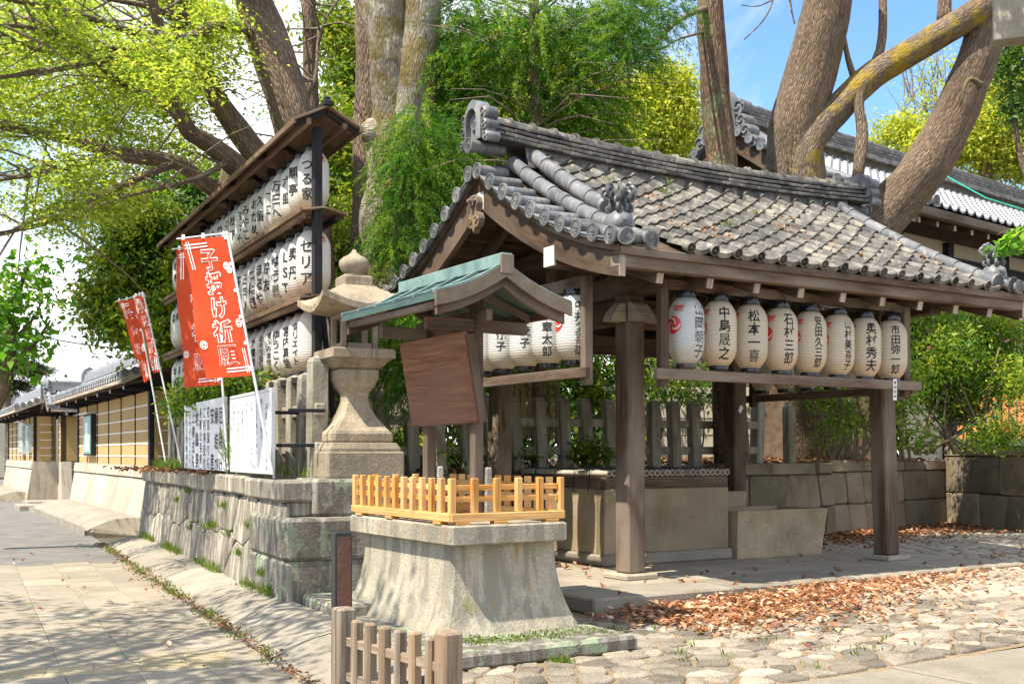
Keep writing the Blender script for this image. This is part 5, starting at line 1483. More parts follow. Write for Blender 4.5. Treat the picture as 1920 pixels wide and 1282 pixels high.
W3 = Frame(-14.35, 34.05, math.radians(-61.2))
w3 = earth_wall('roofed_earth_wall', 'short ochre wall facing us between the two street walls, with silvery tile rows', Frame(-13.95, 34.45, math.radians(28.8 - 90)), 4.4, z1=2.62, zr=3.55, seed=6)
def poster_case(label, fr, y, w, z0, z1, mat, pend, txt=None):
    t = thing('poster_case', label, 'notice board', fr.p(-.07, y, z0), fr.a); h = z1 - z0
    m = MB(); m.box((-.0, 0, h / 2), (.12, w, h), .006); m.build('case', M[pend], t)
    m = MB(); m.box((-.066, 0, h / 2), (.012, w - .1, h - .1), .002); m.build('poster', M[mat], t)
    if pend == 'iron':
        m = MB(); m.box((-.074, .05, h * .45), (.004, w * .3, h * .7), .001); m.build('paper_sheet', M['white'], t)
        m = MB(); m.box((-.074, -.28, h * .3), (.004, w * .2, h * .4), .001); m.build('paper_sheet', M['teal_board'], t)
    m = MB(); m.box((-.05, 0, h + .02), (.26, w + .1, .03), .004); m.build('hood', M['metal_grey'], t)
    if txt:
        m = MB()
        for k, c in enumerate(txt): write(m, c, lambda x, yy: V((-.075, -x, yy)), .13, .15, h * .55, .33 * w - .22 * w * k, 1, .02)
        m.build('lettering', M['ink'], t)
poster_case('dark framed case with a green and blue poster on the nearer ochre wall', W1, 7.2, 1.25, 1.42, 2.42, 'green_board', 'iron')
poster_case('large pale green notice with four columns of writing at the far left', W2, 3.2, 1.25, 1.45, 2.5, 'teal_board', 'metal_grey', ['岡崎神社', '安産祈願', '子授祈願', '厄除祈願'])
poster_case('smaller green notice beside the corner post of the far wall', W2, 1.15, .8, 1.5, 2.35, 'green_board', 'metal_grey')
# rounded cement drain cover in front of the nearer wall
def hump(name, fr, ya, yb, x0, x1, h):
    m = MB(); m.grid(lambda u, v: fr.p(lerp(x0, x1, u), lerp(ya, yb, v), .0 + h * math.sin(min(1, .12 + u * .95) * math.pi * .62)), 10, 14)
    for y in (ya, yb): m.prism([(lerp(x0, x1, u), h * math.sin(min(1, .12 + u * .95) * math.pi * .62)) for u in np.linspace(0, 1, 9)] + [(x1, -.05), (x0, -.05)], lambda a, b, d, y=y: fr.p(a, y, b), 0, .01)
    m.add([fr.p(x0, ya, -.05), fr.p(x0, yb, -.05), fr.p(x0, yb, .12 * h * 4), fr.p(x0, ya, .12 * h * 4)], [(0, 1, 2, 3)])
    return kind(m.build(name, M['cement'], None, True), 'structure')
hump('apron', W1, -.4, 9.2, -1.25, -.2, .3)
hump('apron', W2, .4, 8, -1.2, -.2, .3)
m = MB(); m.box(W1.p(-.9, 10.2, .06), (1.1, 1.2, .16), .02, Matrix.Rotation(W1.a, 3, 'Z')); m.box(W1.p(-.3, 11.8, .08), (1.6, 1.2, .18), .02, Matrix.Rotation(W1.a, 3, 'Z')); kind(m.build('gateway_step_pavement', M['cement']), 'structure')

# ------------------------------------------------------------------ hall behind the pavilion
hb = thing('tiled_hall', 'large hall with a silvery tiled gable roof rising behind the pavilion', 'building', (4.5, 24.0, 0), math.radians(39.6))
HL, HW, HR, HE = 18.0, 4.5, 8.5, 6.12
hz = lambda v: lerp(HR, HE, v) - .26 * math.sin(v * math.pi)
for s_ in (-1, 1):
    m = MB(); ncol, nrow = 56, 22; cw = (HL - .8) / ncol
    cp = [(0, .0), (.12, .05), (.22, .062), (.33, .05), (.42, .0), (.7, -.02), (1, 0)]
    if s_ < 0:
        for i in range(ncol):
            for j in range(nrow):
                v0, v1 = 1 - j / nrow, max(.0, 1 - (j + 1.12) / nrow)
                row = lambda v, dz: [(.6 + (i + a) * cw, s_ * HW * v, hz(v) + b + dz) for a, b in cp]
                vs = row(v0, .035) + row(v1, -.004) + row(v0, .0)
                n = len(cp); m.add(vs, [(k, k + 1, n + k + 1, n + k) for k in range(n - 1)] + [(2 * n + k, 2 * n + k + 1, k + 1, k) for k in range(n - 1)])
    else: m.grid(lambda u, v: (HL * u, s_ * HW * v, hz(v)), 1, 10)
    kind(m.build('roof_tiles', M['tile_far'], hb), 'stuff')
    m = MB(); m.grid(lambda u, v: (lerp(.1, HL, u), s_ * HW * v * .985, hz(v) - .12), 1, 10); m.build('soffit', M['wood_dark'], hb)
    m = MB(); m.beam((.1, s_ * HW * .98, HE - .12), (HL, s_ * HW * .98, HE - .12), .14, .16); m.build('eave_board', M['wood_post'], hb)
    for k in range(27):
        x = .5 + k * .65
        m = MB(); m.beam((x, s_ * 3.2, hz(.71) - .32), (x, s_ * HW * .955, HE - .27), .09, .11); m.build('rafter', M['wood_dark'], hb)
        m = MB(); m.box((x, s_ * HW * .958, HE - .27), (.08, .015, .1), .002); m.build('rafter_end', M['wood_end'], hb)
    for gx in (0,):
        for k in range(15):
            v = .03 + k * .068
            m = MB(); z = hz(v) + .07; roll(m, (gx - .05, s_ * HW * v, z), (gx + .42, s_ * HW * v, z), .085); disc(m, (gx - .05, s_ * HW * v, z), (-1, 0, 0), .105); m.build('verge_tile', M['tile_smooth'], hb, 40)
        for q in (.5, .78):
            m = MB(); pts = [V((gx + q, s_ * HW * v, hz(v) + .09)) for v in np.linspace(.06, 1.0, 14)]; m.tube(pts, .1, 12); disc(m, pts[-1], (0, s_, -.2), .12); m.build('descending_roll', M['tile_smooth'], hb, 40)
        m = MB(); 
        for k in range(8): m.beam((gx + .15, s_ * HW * k / 8, hz(k / 8) - .22), (gx + .15, s_ * HW * (k + 1) / 8, hz((k + 1) / 8) - .22), .09, .34, .004)
        m.build('bargeboard', M['wood_dark'], hb)
    for k in range(3):
        m = MB(); m.box((.06, s_ * (HW * .72), 5.82), (.3, .24, .26), .01); m.build('purlin_end', M['wood_end'], hb); break
for k, (w_, dz) in enumerate(((.6, .12), (.5, .2), (.46, .28), (.42, .36), (.38, .44))):
    m = MB()
    for q in range(18): m.beam((.25 + q * (HL - .3) / 18, 0, HR + dz), (.25 + (q + 1) * (HL - .3) / 18 - .006, 0, HR + dz), w_, .06, .006)
    m.build('ridge_course', M['tile'], hb)
m = MB(); m.box((HL / 2, 0, HR + .02), (HL - .4, .34, .2), .01); m.build('ridge_core', M['mortar'], hb)
m = MB()
for q in range(36): m.tube([(.2 + q * .49, 0, HR + .52), (.2 + q * .49 + .485, 0, HR + .52)], [.12, .1], 10)
m.build('ridge_cap', M['tile'], hb, 40)
m = MB(); f = lambda a, b, d: V((.1 - d, a, HR + b))
m.prism([(-.4, -.3), (-.34, .2), (-.3, .5), (-.16, .7), (0, .76), (.16, .7), (.3, .5), (.34, .2), (.4, -.3)], f, -.1, .12); disc(m, f(0, .3, .13), (-1, 0, 0), .2)
for s_ in (-1, 1):
    for yy, zz_, rr in ((.42, .3, .17), (.5, .0, .14), (.62, -.25, .15), (.8, -.5, .13)):
        m.tube([f(s_ * yy, zz_, -.2), f(s_ * yy, zz_, .1)], rr, 14)
        m.tube([f(s_ * (yy + rr * .8 * (1 - q / 8) * math.cos(q)), zz_ + rr * .8 * (1 - q / 8) * math.sin(q), .11) for q in np.linspace(0, 7, 16)], .025, 5)
m.tube([f(0, -.2, -.3), f(0, -.2, .25)], .13, 14); disc(m, f(0, -.2, .25), (-1, 0, 0), .16)
m.build('ridge_end_tile', M['tile_smooth'], hb, 40)
m = MB(); m.box((HL / 2 + .9, -3.15, 3.6), (HL - 1.8, .12, 4.7), .01); m.build('plaster_wall', M['cream'], hb)
m = MB(); m.prism([(-3.2, 1.2), (3.2, 1.2), (3.2, 6.4), (0, 8.1), (-3.2, 6.4)], lambda a, b, d: V((.9 + d, a, b)), 0, .12); m.build('gable_wall', M['wood_dark'], hb)
for k in range(7):
    m = MB(); m.beam((1 + k * 2.4, -3.24, 1.2), (1 + k * 2.4, -3.24, 5.9), .22, .22, .01, up=(0, 1, 0)); m.build('post', M['wood_black'], hb)
    m = MB(); m.box((1 + k * 2.4, -3.26, 5.15), (.75, .2, .18), .05); m.box((1 + k * 2.4, -3.26, 5.02), (.4, .2, .12), .04); m.build('bracket', M['wood_black'], hb)
m = MB(); m.beam((.6, -3.25, 5.45), (HL, -3.25, 5.45), .16, .34); m.build('head_beam', M['wood_black'], hb)
cw_ = thing('boundary_wall', 'pale cream panelled wall glimpsed behind the stone fence between the posts', 'wall', (3.4, 24.2, 1.2), math.radians(8))
for k in range(6):
    m = MB(); m.box((-1.2 + k * .62, 0, .85), (.612, .1, 1.7), .008); m.build('panel', M['cream'], cw_)
    for q in range(4):
        m = MB(); m.box((-1.2 + k * .62, -.055, .32 + q * .36), (.6, .012, .012), .002); m.build('groove', M['wood_grey'], cw_)
def slat_fence(name, label, p0, p1, z0, h, n, w, mat):
    p0, p1 = V((*p0, z0)), V((*p1, z0)); t = thing(name, label, 'fence', p0); d = p1 - p0; a = math.atan2(d.y, d.x)
    for k in range(n):
        m = MB(); m.box(d * (k / (n - 1)) + V((0, 0, h / 2)), (w, .04, h), .004, Matrix.Rotation(a, 3, 'Z')); m.build('slat', M[mat], t)
    for z in (h * .2, h * .92):
        m = MB(); m.beam(V((0, 0, z)), d + V((0, 0, z)), .05, .09); m.build('rail', M[mat], t)
slat_fence('vermilion_fence', 'bright orange slat fence seen through the bushes at the right edge', at(1800, 810, 22).to_2d(), at(1990, 810, 21).to_2d(), 1.75, .85, 14, .1, 'orange')
slat_fence('timber_fence', 'tan timber fence glimpsed between the left lanterns and the stone fence', at(955, 780, 17.2).to_2d(), at(1045, 780, 17.8).to_2d(), 1.7, .95, 8, .09, 'wood_yellow')
# corner of the stone gate beam at the upper right
gt = thing('stone_gate', 'corner of a pale stone gate crossbeam jutting in at the upper right', 'gate', at(1862, 80, 14).to_2d().to_3d(), math.radians(-22))
gate_z = H + (850 - 76) / F * 14
m = MB(); m.box((3, .17, gate_z + .33), (6, .32, .66), .012); m.build('crossbeam', M['granite'], gt)
m = MB(); m.lathe([(.3, -.05), (.3, .1), (.27, .12), (.24, gate_z + .66)], 24, (4.6, .2, 0)); m.build('pillar', M['granite'], gt, 40)
# ------------------------------------------------------------------ trees
def bl(*L):
    """crown lobes: (px, py, distance, half width px, half height px[, weight])"""
    o = []
    for b in L:
        px, py, D, wx, wy = b[:5]; k = D / F
        o.append((at(px, py, D), (wx * k, (wx + wy) * .5 * k * (b[6] if len(b) > 6 else 1), wy * k), b[5] if len(b) > 5 else wx * wy))
    return o
def tree(name, label, cat='tree', base=(0, 0, 0), group=None):
    return thing(name, label, cat, (0, 0, 0), 0, group)
def P(*L): return [at(*p) for p in L]

# leaning maple behind the rack
t = tree('maple_tree', 'big leaning brown-barked maple with fresh yellow-green leaves over the lantern rack')
m = MB(); limb(m, P((600, 900, 16.5), (590, 600, 16.3), (575, 400, 16.2), (552, 230, 16), (505, 90, 16), (470, -20, 15.8), (430, -190, 15)), .36, .25, 16, 6, .1); m.build('trunk', M['bark'], t, True)
limbs = [
 (P((575, 460, 16.6), (520, 340, 16.3), (465, 270, 16), (405, 180, 15.5), (345, 60, 15), (310, -90, 14.5)), .33, .14),
 (P((560, 480, 16.3), (500, 370, 15.8), (430, 300, 15.3), (385, 265, 15), (350, 240, 14.6), (320, 160, 14.2), (300, 60, 14), (270, -60, 13.5)), .27, .07),
 (P((545, 470, 15.9), (450, 385, 15.6), (385, 345, 15.2), (330, 305, 14.8), (230, 290, 14.3), (130, 262, 13.8), (20, 238, 13.2), (-90, 225, 12.5)), .22, .05),
 (P((600, 560, 17.2), (590, 350, 17), (583, 160, 17), (578, -60, 17)), .2, .14),
 (P((470, 60, 15.8), (410, 45, 15), (350, 70, 14), (250, 60, 13.2), (120, 20, 12.4), (-40, -10, 11.6)), .12, .035),
 (P((350, 240, 14.6), (300, 190, 14), (220, 150, 13.2), (120, 70, 12.4), (0, 45, 11.6)), .08, .025),
 (P((400, 180, 15.4), (330, 140, 14.2), (240, 110, 13.3), (110, 130, 12.5), (-30, 150, 12)), .09, .025),
 (P((330, 305, 14.8), (270, 330, 14.2), (180, 370, 13.6), (80, 420, 13), (-20, 440, 12.6)), .09, .02),
 (P((230, 290, 14.3), (150, 310, 13.6), (60, 330, 13), (-40, 340, 12.4)), .06, .02),
 (P((430, 300, 15.3), (380, 330, 14.7), (310, 350, 14.2), (230, 370, 13.8)), .07, .02),
 (P((320, 160, 14.2), (280, 100, 13.6), (200, 90, 13), (100, 100, 12.5), (-20, 60, 12)), .06, .02),
 (P((345, 60, 15), (300, 20, 14.4), (210, 0, 13.6), (90, -20, 13)), .08, .02),
 (P((552, 230, 16), (590, 150, 16.4), (600, 60, 16.8), (640, -10, 17)), .05, .02),
]
m = MB()
for pts, a, b in limbs: limb(m, pts, a * .68, b * .75, 8, 5, .12)
m.build('limb', M['bark'], t, True)
m = MB(); r = random.Random(4)
for _ in range(150):
    pts, a, b = limbs[r.randrange(len(limbs))]; k = r.randrange(max(1, len(pts) - 3), len(pts)); o = pts[k] if r.random() < .5 else lerp(pts[k - 1], pts[k], r.random())
    d = V((r.uniform(-1, .35), r.uniform(-.6, .3), r.uniform(-.25, .4))).normalized() * r.uniform(.6, 1.6)
    m.tube([o, o + d * .4 + V((0, 0, r.uniform(-.06, .1))), o + d * .75, o + d + V((0, 0, -.1))], [.018, .013, .009, .004], 4, False)
m.build('twigs', M['twig'], t, True)
r = random.Random(12); L = []
for _ in range(120):
    px, py = r.uniform(-120, 560), r.uniform(-80, 420)
    if px > 380 and py > 240: continue
    if px > 470 and py < 260 and r.random() < .6: continue
    if px > 400 and (py > 90 or r.random() < .6) and r.random() < .75: continue
    lim = 430 - max(0, px - 120) * .35
    if py > lim: continue
    D = r.uniform(11.6, 14) if r.random() < .22 and px < 330 else r.uniform(14, 18.5); L.append((px, py, D, r.uniform(40, 80), r.uniform(11, 24), 1))
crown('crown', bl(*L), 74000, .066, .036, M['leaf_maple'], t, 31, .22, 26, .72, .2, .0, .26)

# evergreen behind the maple and the banners
t = tree('evergreen_tree', 'dense dark evergreen with yellowing edges hanging behind the red banners')
m = MB(); limb(m, P((400, 900, 21), (390, 700, 21), (400, 520, 21), (430, 300, 21)), .3, .12, 10, 4); limb(m, P((400, 560, 21), (330, 500, 20.5), (250, 470, 20)), .1, .03, 7); m.build('trunk', M['bark'], t, True)
E1 = [(300, 430, 21, 80, 60), (360, 360, 22, 90, 60), (240, 470, 20.5, 50, 50), (285, 540, 20.5, 60, 60), (350, 560, 21, 60, 80), (215, 570, 20, 45, 40), (260, 610, 20, 50, 30), (330, 620, 20, 40, 40), (400, 500, 22, 60, 90), (320, 470, 22, 80, 80), (460, 420, 23, 80, 90), (440, 560, 23, 90, 80)]
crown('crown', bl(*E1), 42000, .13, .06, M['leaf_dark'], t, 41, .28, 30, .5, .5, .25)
E2 = [(200, 560, 19.6, 40, 40), (215, 480, 19.8, 30, 30), (240, 600, 19.4, 50, 30), (330, 600, 19.2, 40, 60), (350, 520, 19.6, 30, 60), (250, 400, 20, 60, 40), (300, 640, 19.2, 40, 20)]
crown('outer_foliage', bl(*E2), 11000, .12, .055, M['leaf_edge'], t, 42, .25, 26, .5, .6, .25)
# darker wood behind
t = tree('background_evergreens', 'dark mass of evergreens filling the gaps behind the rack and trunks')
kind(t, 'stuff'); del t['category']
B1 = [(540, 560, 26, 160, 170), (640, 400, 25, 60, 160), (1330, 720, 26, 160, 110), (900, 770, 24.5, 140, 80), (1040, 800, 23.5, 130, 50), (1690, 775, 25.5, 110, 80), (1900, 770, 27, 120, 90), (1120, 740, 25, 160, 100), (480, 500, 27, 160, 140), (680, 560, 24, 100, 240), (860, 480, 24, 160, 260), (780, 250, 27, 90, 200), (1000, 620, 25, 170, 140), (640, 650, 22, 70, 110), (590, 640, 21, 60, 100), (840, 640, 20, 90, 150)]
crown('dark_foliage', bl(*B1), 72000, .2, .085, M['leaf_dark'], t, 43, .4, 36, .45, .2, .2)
B2 = [(625, 40, 22, 40, 50), (640, 300, 20, 45, 130), (650, 480, 19, 40, 120), (670, 130, 22, 50, 140), (610, 420, 20, 30, 80), (640, 620, 18, 40, 60)]
crown('mid_foliage', bl(*B2), 26000, .12, .055, M['leaf_edge'], t, 44, .3, 30, .5, .2, .3)

# grey mottled trunk in the middle
t = tree('mottled_tree', 'thick mottled grey trunk with knots dividing behind the stone lantern')
m = MB(); limb(m, P((750, 930, 16.08), (742, 720, 16.08), (735, 560, 15.96), (728, 420, 15.96), (738, 320, 15.84), (745, 220, 15.84), (735, 120, 15.72), (722, 0, 15.6), (715, -120, 15.6)), .45, .31, 18, 6, .14); m.build('trunk', M['bark_grey'], t, True)
m = MB(); limb(m, P((752, 330, 15.9), (768, 240, 15.72), (782, 140, 15.6), (790, 0, 15.6), (795, -120, 15.6)), .3, .26, 14, 6, .08)
m.build('limb', M['bark_grey'], t, True)
for (px, py, D, rr) in ((700, 250, 15.75, .2), (735, 360, 15.65, .2)):
    m = MB(); m.lathe([(rr * .3, -rr), (rr * .8, -rr * .65), (rr, 0), (rr * .85, rr * .6), (rr * .3, rr)], 14, at(px, py, D), Matrix.Rotation(.5, 3, 'X'), 0, lambda a, z, j: 1 + .12 * math.sin(a * 3 + j)); m.build('knot', M['bark_grey'], t, True)
t2 = tree('slim_tree', 'dark mossy trunk rising just left of the mottled grey one')
m = MB(); limb(m, P((700, 930, 16.68), (690, 700, 16.68), (686, 480, 16.68), (690, 300, 16.68), (692, 100, 16.68), (688, -120, 16.68)), .27, .2, 12, 5, .12); m.build('trunk', M['bark'], t2, True)
t2 = tree('slim_tree', 'dark slender trunk rising just right of the mottled grey one')
m = MB(); limb(m, P((790, 900, 17.52), (792, 500, 17.52), (790, 250, 17.52), (803, 100, 17.52), (806, -120, 17.52)), .2, .17, 12, 5, .12); m.build('trunk', M['bark'], t2, True)

# cedar hanging over the gable
t = tree('cedar_tree', 'feathery green cedar with drooping sprays above the pavilion ridge')
m = MB(); limb(m, P((1010, 900, 15.9), (1008, 400, 15.8), (1004, 160, 15.7), (1000, -100, 15.6)), .11, .07, 10, 5); m.build('trunk', M['bark'], t, True)
m = MB(); r = random.Random(6)
for k in range(44):
    py = r.uniform(-40, 330); o = at(1004, py, 15.75); s_ = r.choice((-1, 1)); L_ = r.uniform(.8, 2.0)
    d = V((s_ * L_, r.uniform(-1.4, .5), r.uniform(-.1, .7)))
    m.tube([o, o + d * .3 + V((0, 0, .06)), o + d * .6 + V((r.uniform(-.1, .1), 0, r.uniform(-.05, .05))), o + d + V((0, 0, -.3))], [.018, .013, .009, .004], 5, False)
m.build('limbs', M['twig'], t, True)
C1 = [(900, 60, 16, 90, 80), (1000, 70, 15.8, 110, 90), (1100, 50, 16, 80, 80), (960, 170, 16.2, 110, 60), (1080, 180, 16, 80, 60), (860, 150, 16, 60, 70), (840, 40, 16.5, 60, 70), (1150, 90, 16.5, 40, 60), (930, 240, 17, 90, 40), (1060, 250, 17, 80, 45), (1130, 210, 17, 45, 60), (870, 250, 16, 50, 60)]
sprays('crown', bl(*C1), 1900, M['leaf_cedar'], t, 51, .6, 48, .08, .013, .6)
C2 = [(765, 300, 15.4, 30, 40), (775, 390, 15.2, 40, 60), (745, 440, 15.0, 25, 40), (800, 320, 15.6, 50, 60), (735, 470, 14.8, 20, 25), (830, 300, 16, 50, 60), (790, 240, 14, 40, 50), (770, 690, 13.6, 40, 60), (755, 620, 13.4, 30, 40), (790, 610, 14, 40, 50)]
sprays('near_sprays', bl(*C2), 900, M['leaf_cedar'], t, 52, .5, 48, .075, .013, .6)
C3 = [(1200, 30, 15, 60, 40), (1180, 90, 15, 40, 50), (1265, 10, 15, 30, 25), (1160, 20, 15.5, 40, 60)]
t = tree('cedar_tree', 'straight cedar trunk with a few needle sprays rising behind the pavilion ridge')
m = MB(); limb(m, P((1372, 900, 17.4), (1362, 500, 17.4), (1352, 300, 17.4), (1337, 120, 17.4), (1326, -120, 17.4)), .27, .2, 14, 6, .1); m.build('trunk', M['bark_cedar'], t, True)
m = MB(); limb(m, P((1326, 15, 17.3), (1270, 40, 16.5), (1200, 110, 15.6), (1160, 130, 15.2)), .05, .015, 6); limb(m, P((1320, 60, 17.3), (1270, 75, 16.6), (1235, 95, 16)), .025, .008, 5); m.build('limb', M['twig'], t, True)
sprays('crown', bl(*C3), 330, M['leaf_cedar'], t, 53, .5, 44, .07, .012, .3)

# many-stemmed camphor behind the ridge
t = tree('camphor_tree', 'massive three-stemmed tree with brown and moss-gold bark curving up behind the ridge')
m = MB(); limb(m, P((1535, 885, 20.2), (1532, 760, 19.6), (1520, 560, 18.5), (1500, 400, 18.4), (1490, 300, 18.3), (1492, 235, 18.2), (1525, 120, 18), (1552, 10, 17.8), (1570, -130, 17.5)), .58, .35, 20, 6, .06); m.build('trunk', M['bark'], t, True)
m = MB(); limb(m, P((1525, 560, 18.4), (1512, 400, 18.1), (1508, 310, 18), (1525, 255, 18), (1570, 205, 18), (1640, 140, 17.9), (1730, 85, 17.6), (1820, 30, 17.2), (1900, -30, 17)), .27, .2, 14, 6, .08); m.build('mossy_limb', M['bark_moss'], t, True)
m = MB(); limb(m, P((1540, 640, 18.6), (1600, 470, 18.4), (1665, 395, 18.2), (1715, 340, 18), (1765, 265, 17.8), (1810, 170, 17.6), (1845, 70, 17.4), (1868, -40, 17.2), (1880, -140, 17)), .44, .26, 18, 6, .07); m.build('leaning_limb', M['bark'], t, True)
m = MB(); limb(m, P((1608, 335, 17.6), (1617, 250, 17.7), (1612, 180, 17.8), (1650, 95, 17.9), (1655, 0, 18), (1650, -80, 18)), .1, .06, 8); limb(m, P((1610, 170, 17.9), (1590, 110, 17.9), (1578, 40, 17.9)), .06, .03, 7)
limb(m, P((1770, 40, 17.5), (1772, -10, 17.5), (1780, -60, 17.5)), .12, .09, 8); limb(m, P((1840, 160, 17.2), (1815, 150, 17), (1800, 200, 16.9)), .05, .015, 6)
limb(m, P((1395, 75, 17), (1430, 40, 17), (1448, 5, 17), (1455, -40, 17)), .008, .016, 5); limb(m, P((1390, 10, 17), (1420, 12, 17), (1450, 0, 17)), .007, .012, 5); limb(m, P((1490, 45, 17), (1484, 20, 17), (1478, -20, 17)), .012, .02, 5)
m.build('limb', M['bark'], t, True)
# overhead leaves outside the picture that throw the dapple
OV = [(1360, -170, 15, 120, 40)]
crown('crown', bl(*OV) + [(V((3.3, 14.2, 10)), (1.1, 1.1, .4), 9000), (V((4.4, 13.8, 10.2)), (1.2, 1, .4), 9000), (V((5.4, 13.2, 10)), (1, .9, .4), 8000)], 6500, .12, .06, M['leaf_edge'], t, 61, .4, 30, .6, .2)

# bright spring trees far behind
for i, (lab, lobes, trunkp, n) in enumerate((
    ('round yellow-green spring tree beyond the pavilion ridge, left of the cedar trunk', [(1235, 190, 31, 65, 55), (1200, 250, 31, 60, 60), (1270, 250, 31, 40, 50), (1180, 200, 32, 30, 40), (1250, 160, 31, 30, 25)], ((1232, 420), (1228, 260), (1225, 200)), 15000),
    ('yellow-green spring tree behind the feathery cedar', [(960, 260, 29, 160, 60), (860, 200, 30, 100, 90), (1060, 220, 29, 110, 90), (1120, 280, 29, 70, 50), (980, 130, 31, 150, 80)], ((990, 500), (985, 300), (980, 200)), 24000),
    ('spreading yellow-green tree above the hall roof at the right edge', [(1840, 240, 33, 90, 40), (1780, 280, 33, 80, 30), (1890, 290, 33, 60, 50), (1700, 250, 34, 60, 28), (1880, 180, 33, 70, 50), (1940, 230, 33, 70, 100)], ((1850, 420), (1850, 300), (1860, 200)), 20000))):
    t = tree('spring_tree', lab, group='bright spring trees in the distance')
    D = lobes[0][2]
    m = MB(); limb(m, [at(x, y, D) for x, y in trunkp], .3, .08, 8)
    rr_ = random.Random(i)
    for k in range(9):
        b = lobes[rr_.randrange(len(lobes))]; limb(m, [at(*trunkp[1], D), lerp(at(*trunkp[1], D), at(b[0], b[1], b[2]), .6) + V((0, 0, .2)), at(b[0] + rr_.uniform(-30, 30), b[1], b[2])], .09, .02, 5, 3)
    m.build('trunk', M['bark'], t, True)
    crown('crown', bl(*lobes), int(n * 2.1), .13, .065, M['leaf_bright'], t, 70 + i, .33, 30, .45, .35, .1, .3)
t = tree('dark_leaved_tree', 'sparse dark-leaved branch entering at the upper right corner below the gate beam')
m = MB(); limb(m, P((1960, 420, 22), (1915, 300, 22), (1900, 200, 22), (1890, 120, 22)), .08, .02, 6); m.build('trunk', M['bark'], t, True)
crown('crown', bl((1895, 130, 22, 30, 50), (1920, 200, 22, 30, 50), (1905, 90, 22, 25, 25)), 2600, .12, .055, M['leaf_dark'], t, 75, .2, 20, .5, .3)
t = tree('bare_tree', 'pale bare-twigged tree against the sky between the limbs')
m = MB(); r = random.Random(9)
limb(m, P((1760, 420, 36), (1740, 300, 36), (1735, 180, 36)), .09, .03, 5)
for k in range(70):
    o = at(r.uniform(1690, 1790), r.uniform(150, 300), 36); d = V((r.uniform(-.7, .7), r.uniform(-.3, .3), r.uniform(.5, 1.6)))
    m.tube([o, o + d * .5 + V((.05, 0, 0)), o + d], [.02, .014, .006], 4, False)
m.build('trunk', M['wood_grey'], t, True)
crown('crown', bl((1740, 190, 36, 60, 60), (1760, 120, 36, 40, 30)), 1300, .1, .05, M['leaf_bright'], t, 76, .3, 10, .5, .2)

# azalea and other bushes on the raised bed
t = tree('azalea_bush', 'tall sunlit azalea bush spilling over the block wall at the right', 'bush')
A1 = [(1800, 620, 19.5, 110, 50), (1740, 650, 19.2, 60, 70), (1860, 640, 19.5, 80, 70), (1760, 720, 19, 60, 50), (1850, 700, 19.3, 60, 50), (1800, 760, 19, 50, 40), (1900, 720, 18.5, 40, 50), (1720, 600, 19.6, 40, 40), (1890, 810, 17.8, 35, 30), (1840, 820, 18, 25, 20), (1780, 670, 18.6, 60, 60)]
m = MB(); r = random.Random(3)
for k in range(26):
    a = at(1740 + r.uniform(-30, 130), 850, 18.8); b = at(1790 + r.uniform(-110, 110), r.uniform(640, 760), 18.8 + r.uniform(-.5, .5)); limb(m, [a, lerp(a, b, .4) + V((r.uniform(-.3, .3), 0, 0)), b], .04, .012, 6, 4)
m.build('stems', M['twig'], t, True)
crown('crown', bl(*A1), 34000, .085, .03, M['leaf_shrub'], t, 81, .17, 22, .35, .5, .1, .36)
fl_ = [tuple(at(r.uniform(1720, 1910), r.uniform(575, 720), 18.4 + r.uniform(0, .5))) for _ in range(26)]
scatter('blossom', fl_, .09, leafmat('pink_blossom', (.5, .12, .25), (.65, .2, .35), (.75, .35, .5), (1, .8, .9, 1)), 5, .4, .3, .5, .3, t, .8)
t = tree('low_shrub', 'small leafy shrub growing on the litter behind the rear right post', 'bush')
S1 = [(1560, 740, 17.4, 60, 25), (1600, 780, 17.2, 50, 25), (1650, 720, 17.2, 30, 50), (1570, 810, 17, 40, 20), (1690, 760, 17, 40, 40), (1700, 690, 17.4, 30, 50), (1710, 820, 16.9, 40, 20)]
m = MB()
for k in range(18):
    a = at(1590 + r.uniform(-40, 120), 862, 17.2); b = at(1600 + r.uniform(-60, 110), r.uniform(690, 790), 17.2); limb(m, [a, lerp(a, b, .5) + V((r.uniform(-.2, .2), 0, 0)), b], .028, .008, 5, 3)
m.build('stems', M['twig'], t, True)
crown('crown', bl(*S1), 4200, .085, .03, M['leaf_shrub'], t, 82, .14, 16, .5, .4, .1)
for i, (lab, lobes, n) in enumerate((
    ('bright green bush under the lantern rack behind the white boards', [(390, 735, 14.6, 60, 22), (440, 725, 14, 40, 26), (500, 730, 13, 40, 26), (350, 760, 15.6, 30, 20), (560, 740, 12.6, 30, 30)], 7000),
    ('small leafy shrub behind the stone fence, left of the nearest pavilion post', [(1100, 690, 17.5, 30, 50), (1130, 740, 17.2, 30, 40), (1020, 700, 17.6, 60, 40), (960, 690, 17.4, 40, 50)], 3600),
    ('slender leafy sapling in front of the cream wall', [(1265, 730, 18.6, 35, 25), (1310, 740, 18.6, 20, 30), (1225, 725, 18.4, 25, 15)], 1100),
    ('mossy low bush between the board posts and the fence', [(820, 850, 15.2, 70, 16), (760, 830, 15.4, 60, 14), (1105, 850, 16, 50, 16), (950, 850, 15.8, 60, 16)], 5200))):
    t = tree('low_shrub', lab, 'bush')
    m = MB()
    for b in lobes[:3]:
        for k in range(3): limb(m, [at(b[0] + r.uniform(-8, 8), 868, b[2]), at(b[0] + r.uniform(-20, 20), (868 + b[1]) / 2, b[2]), at(b[0] + r.uniform(-25, 25), b[1] - 5, b[2])], .016, .006, 5, 3)
    m.build('stems', M['twig'], t, True)
    crown('crown', bl(*lobes), n, .075, .034, M['leaf_shrub'], t, 90 + i, .13, 18, .55, .3, .1, .28)
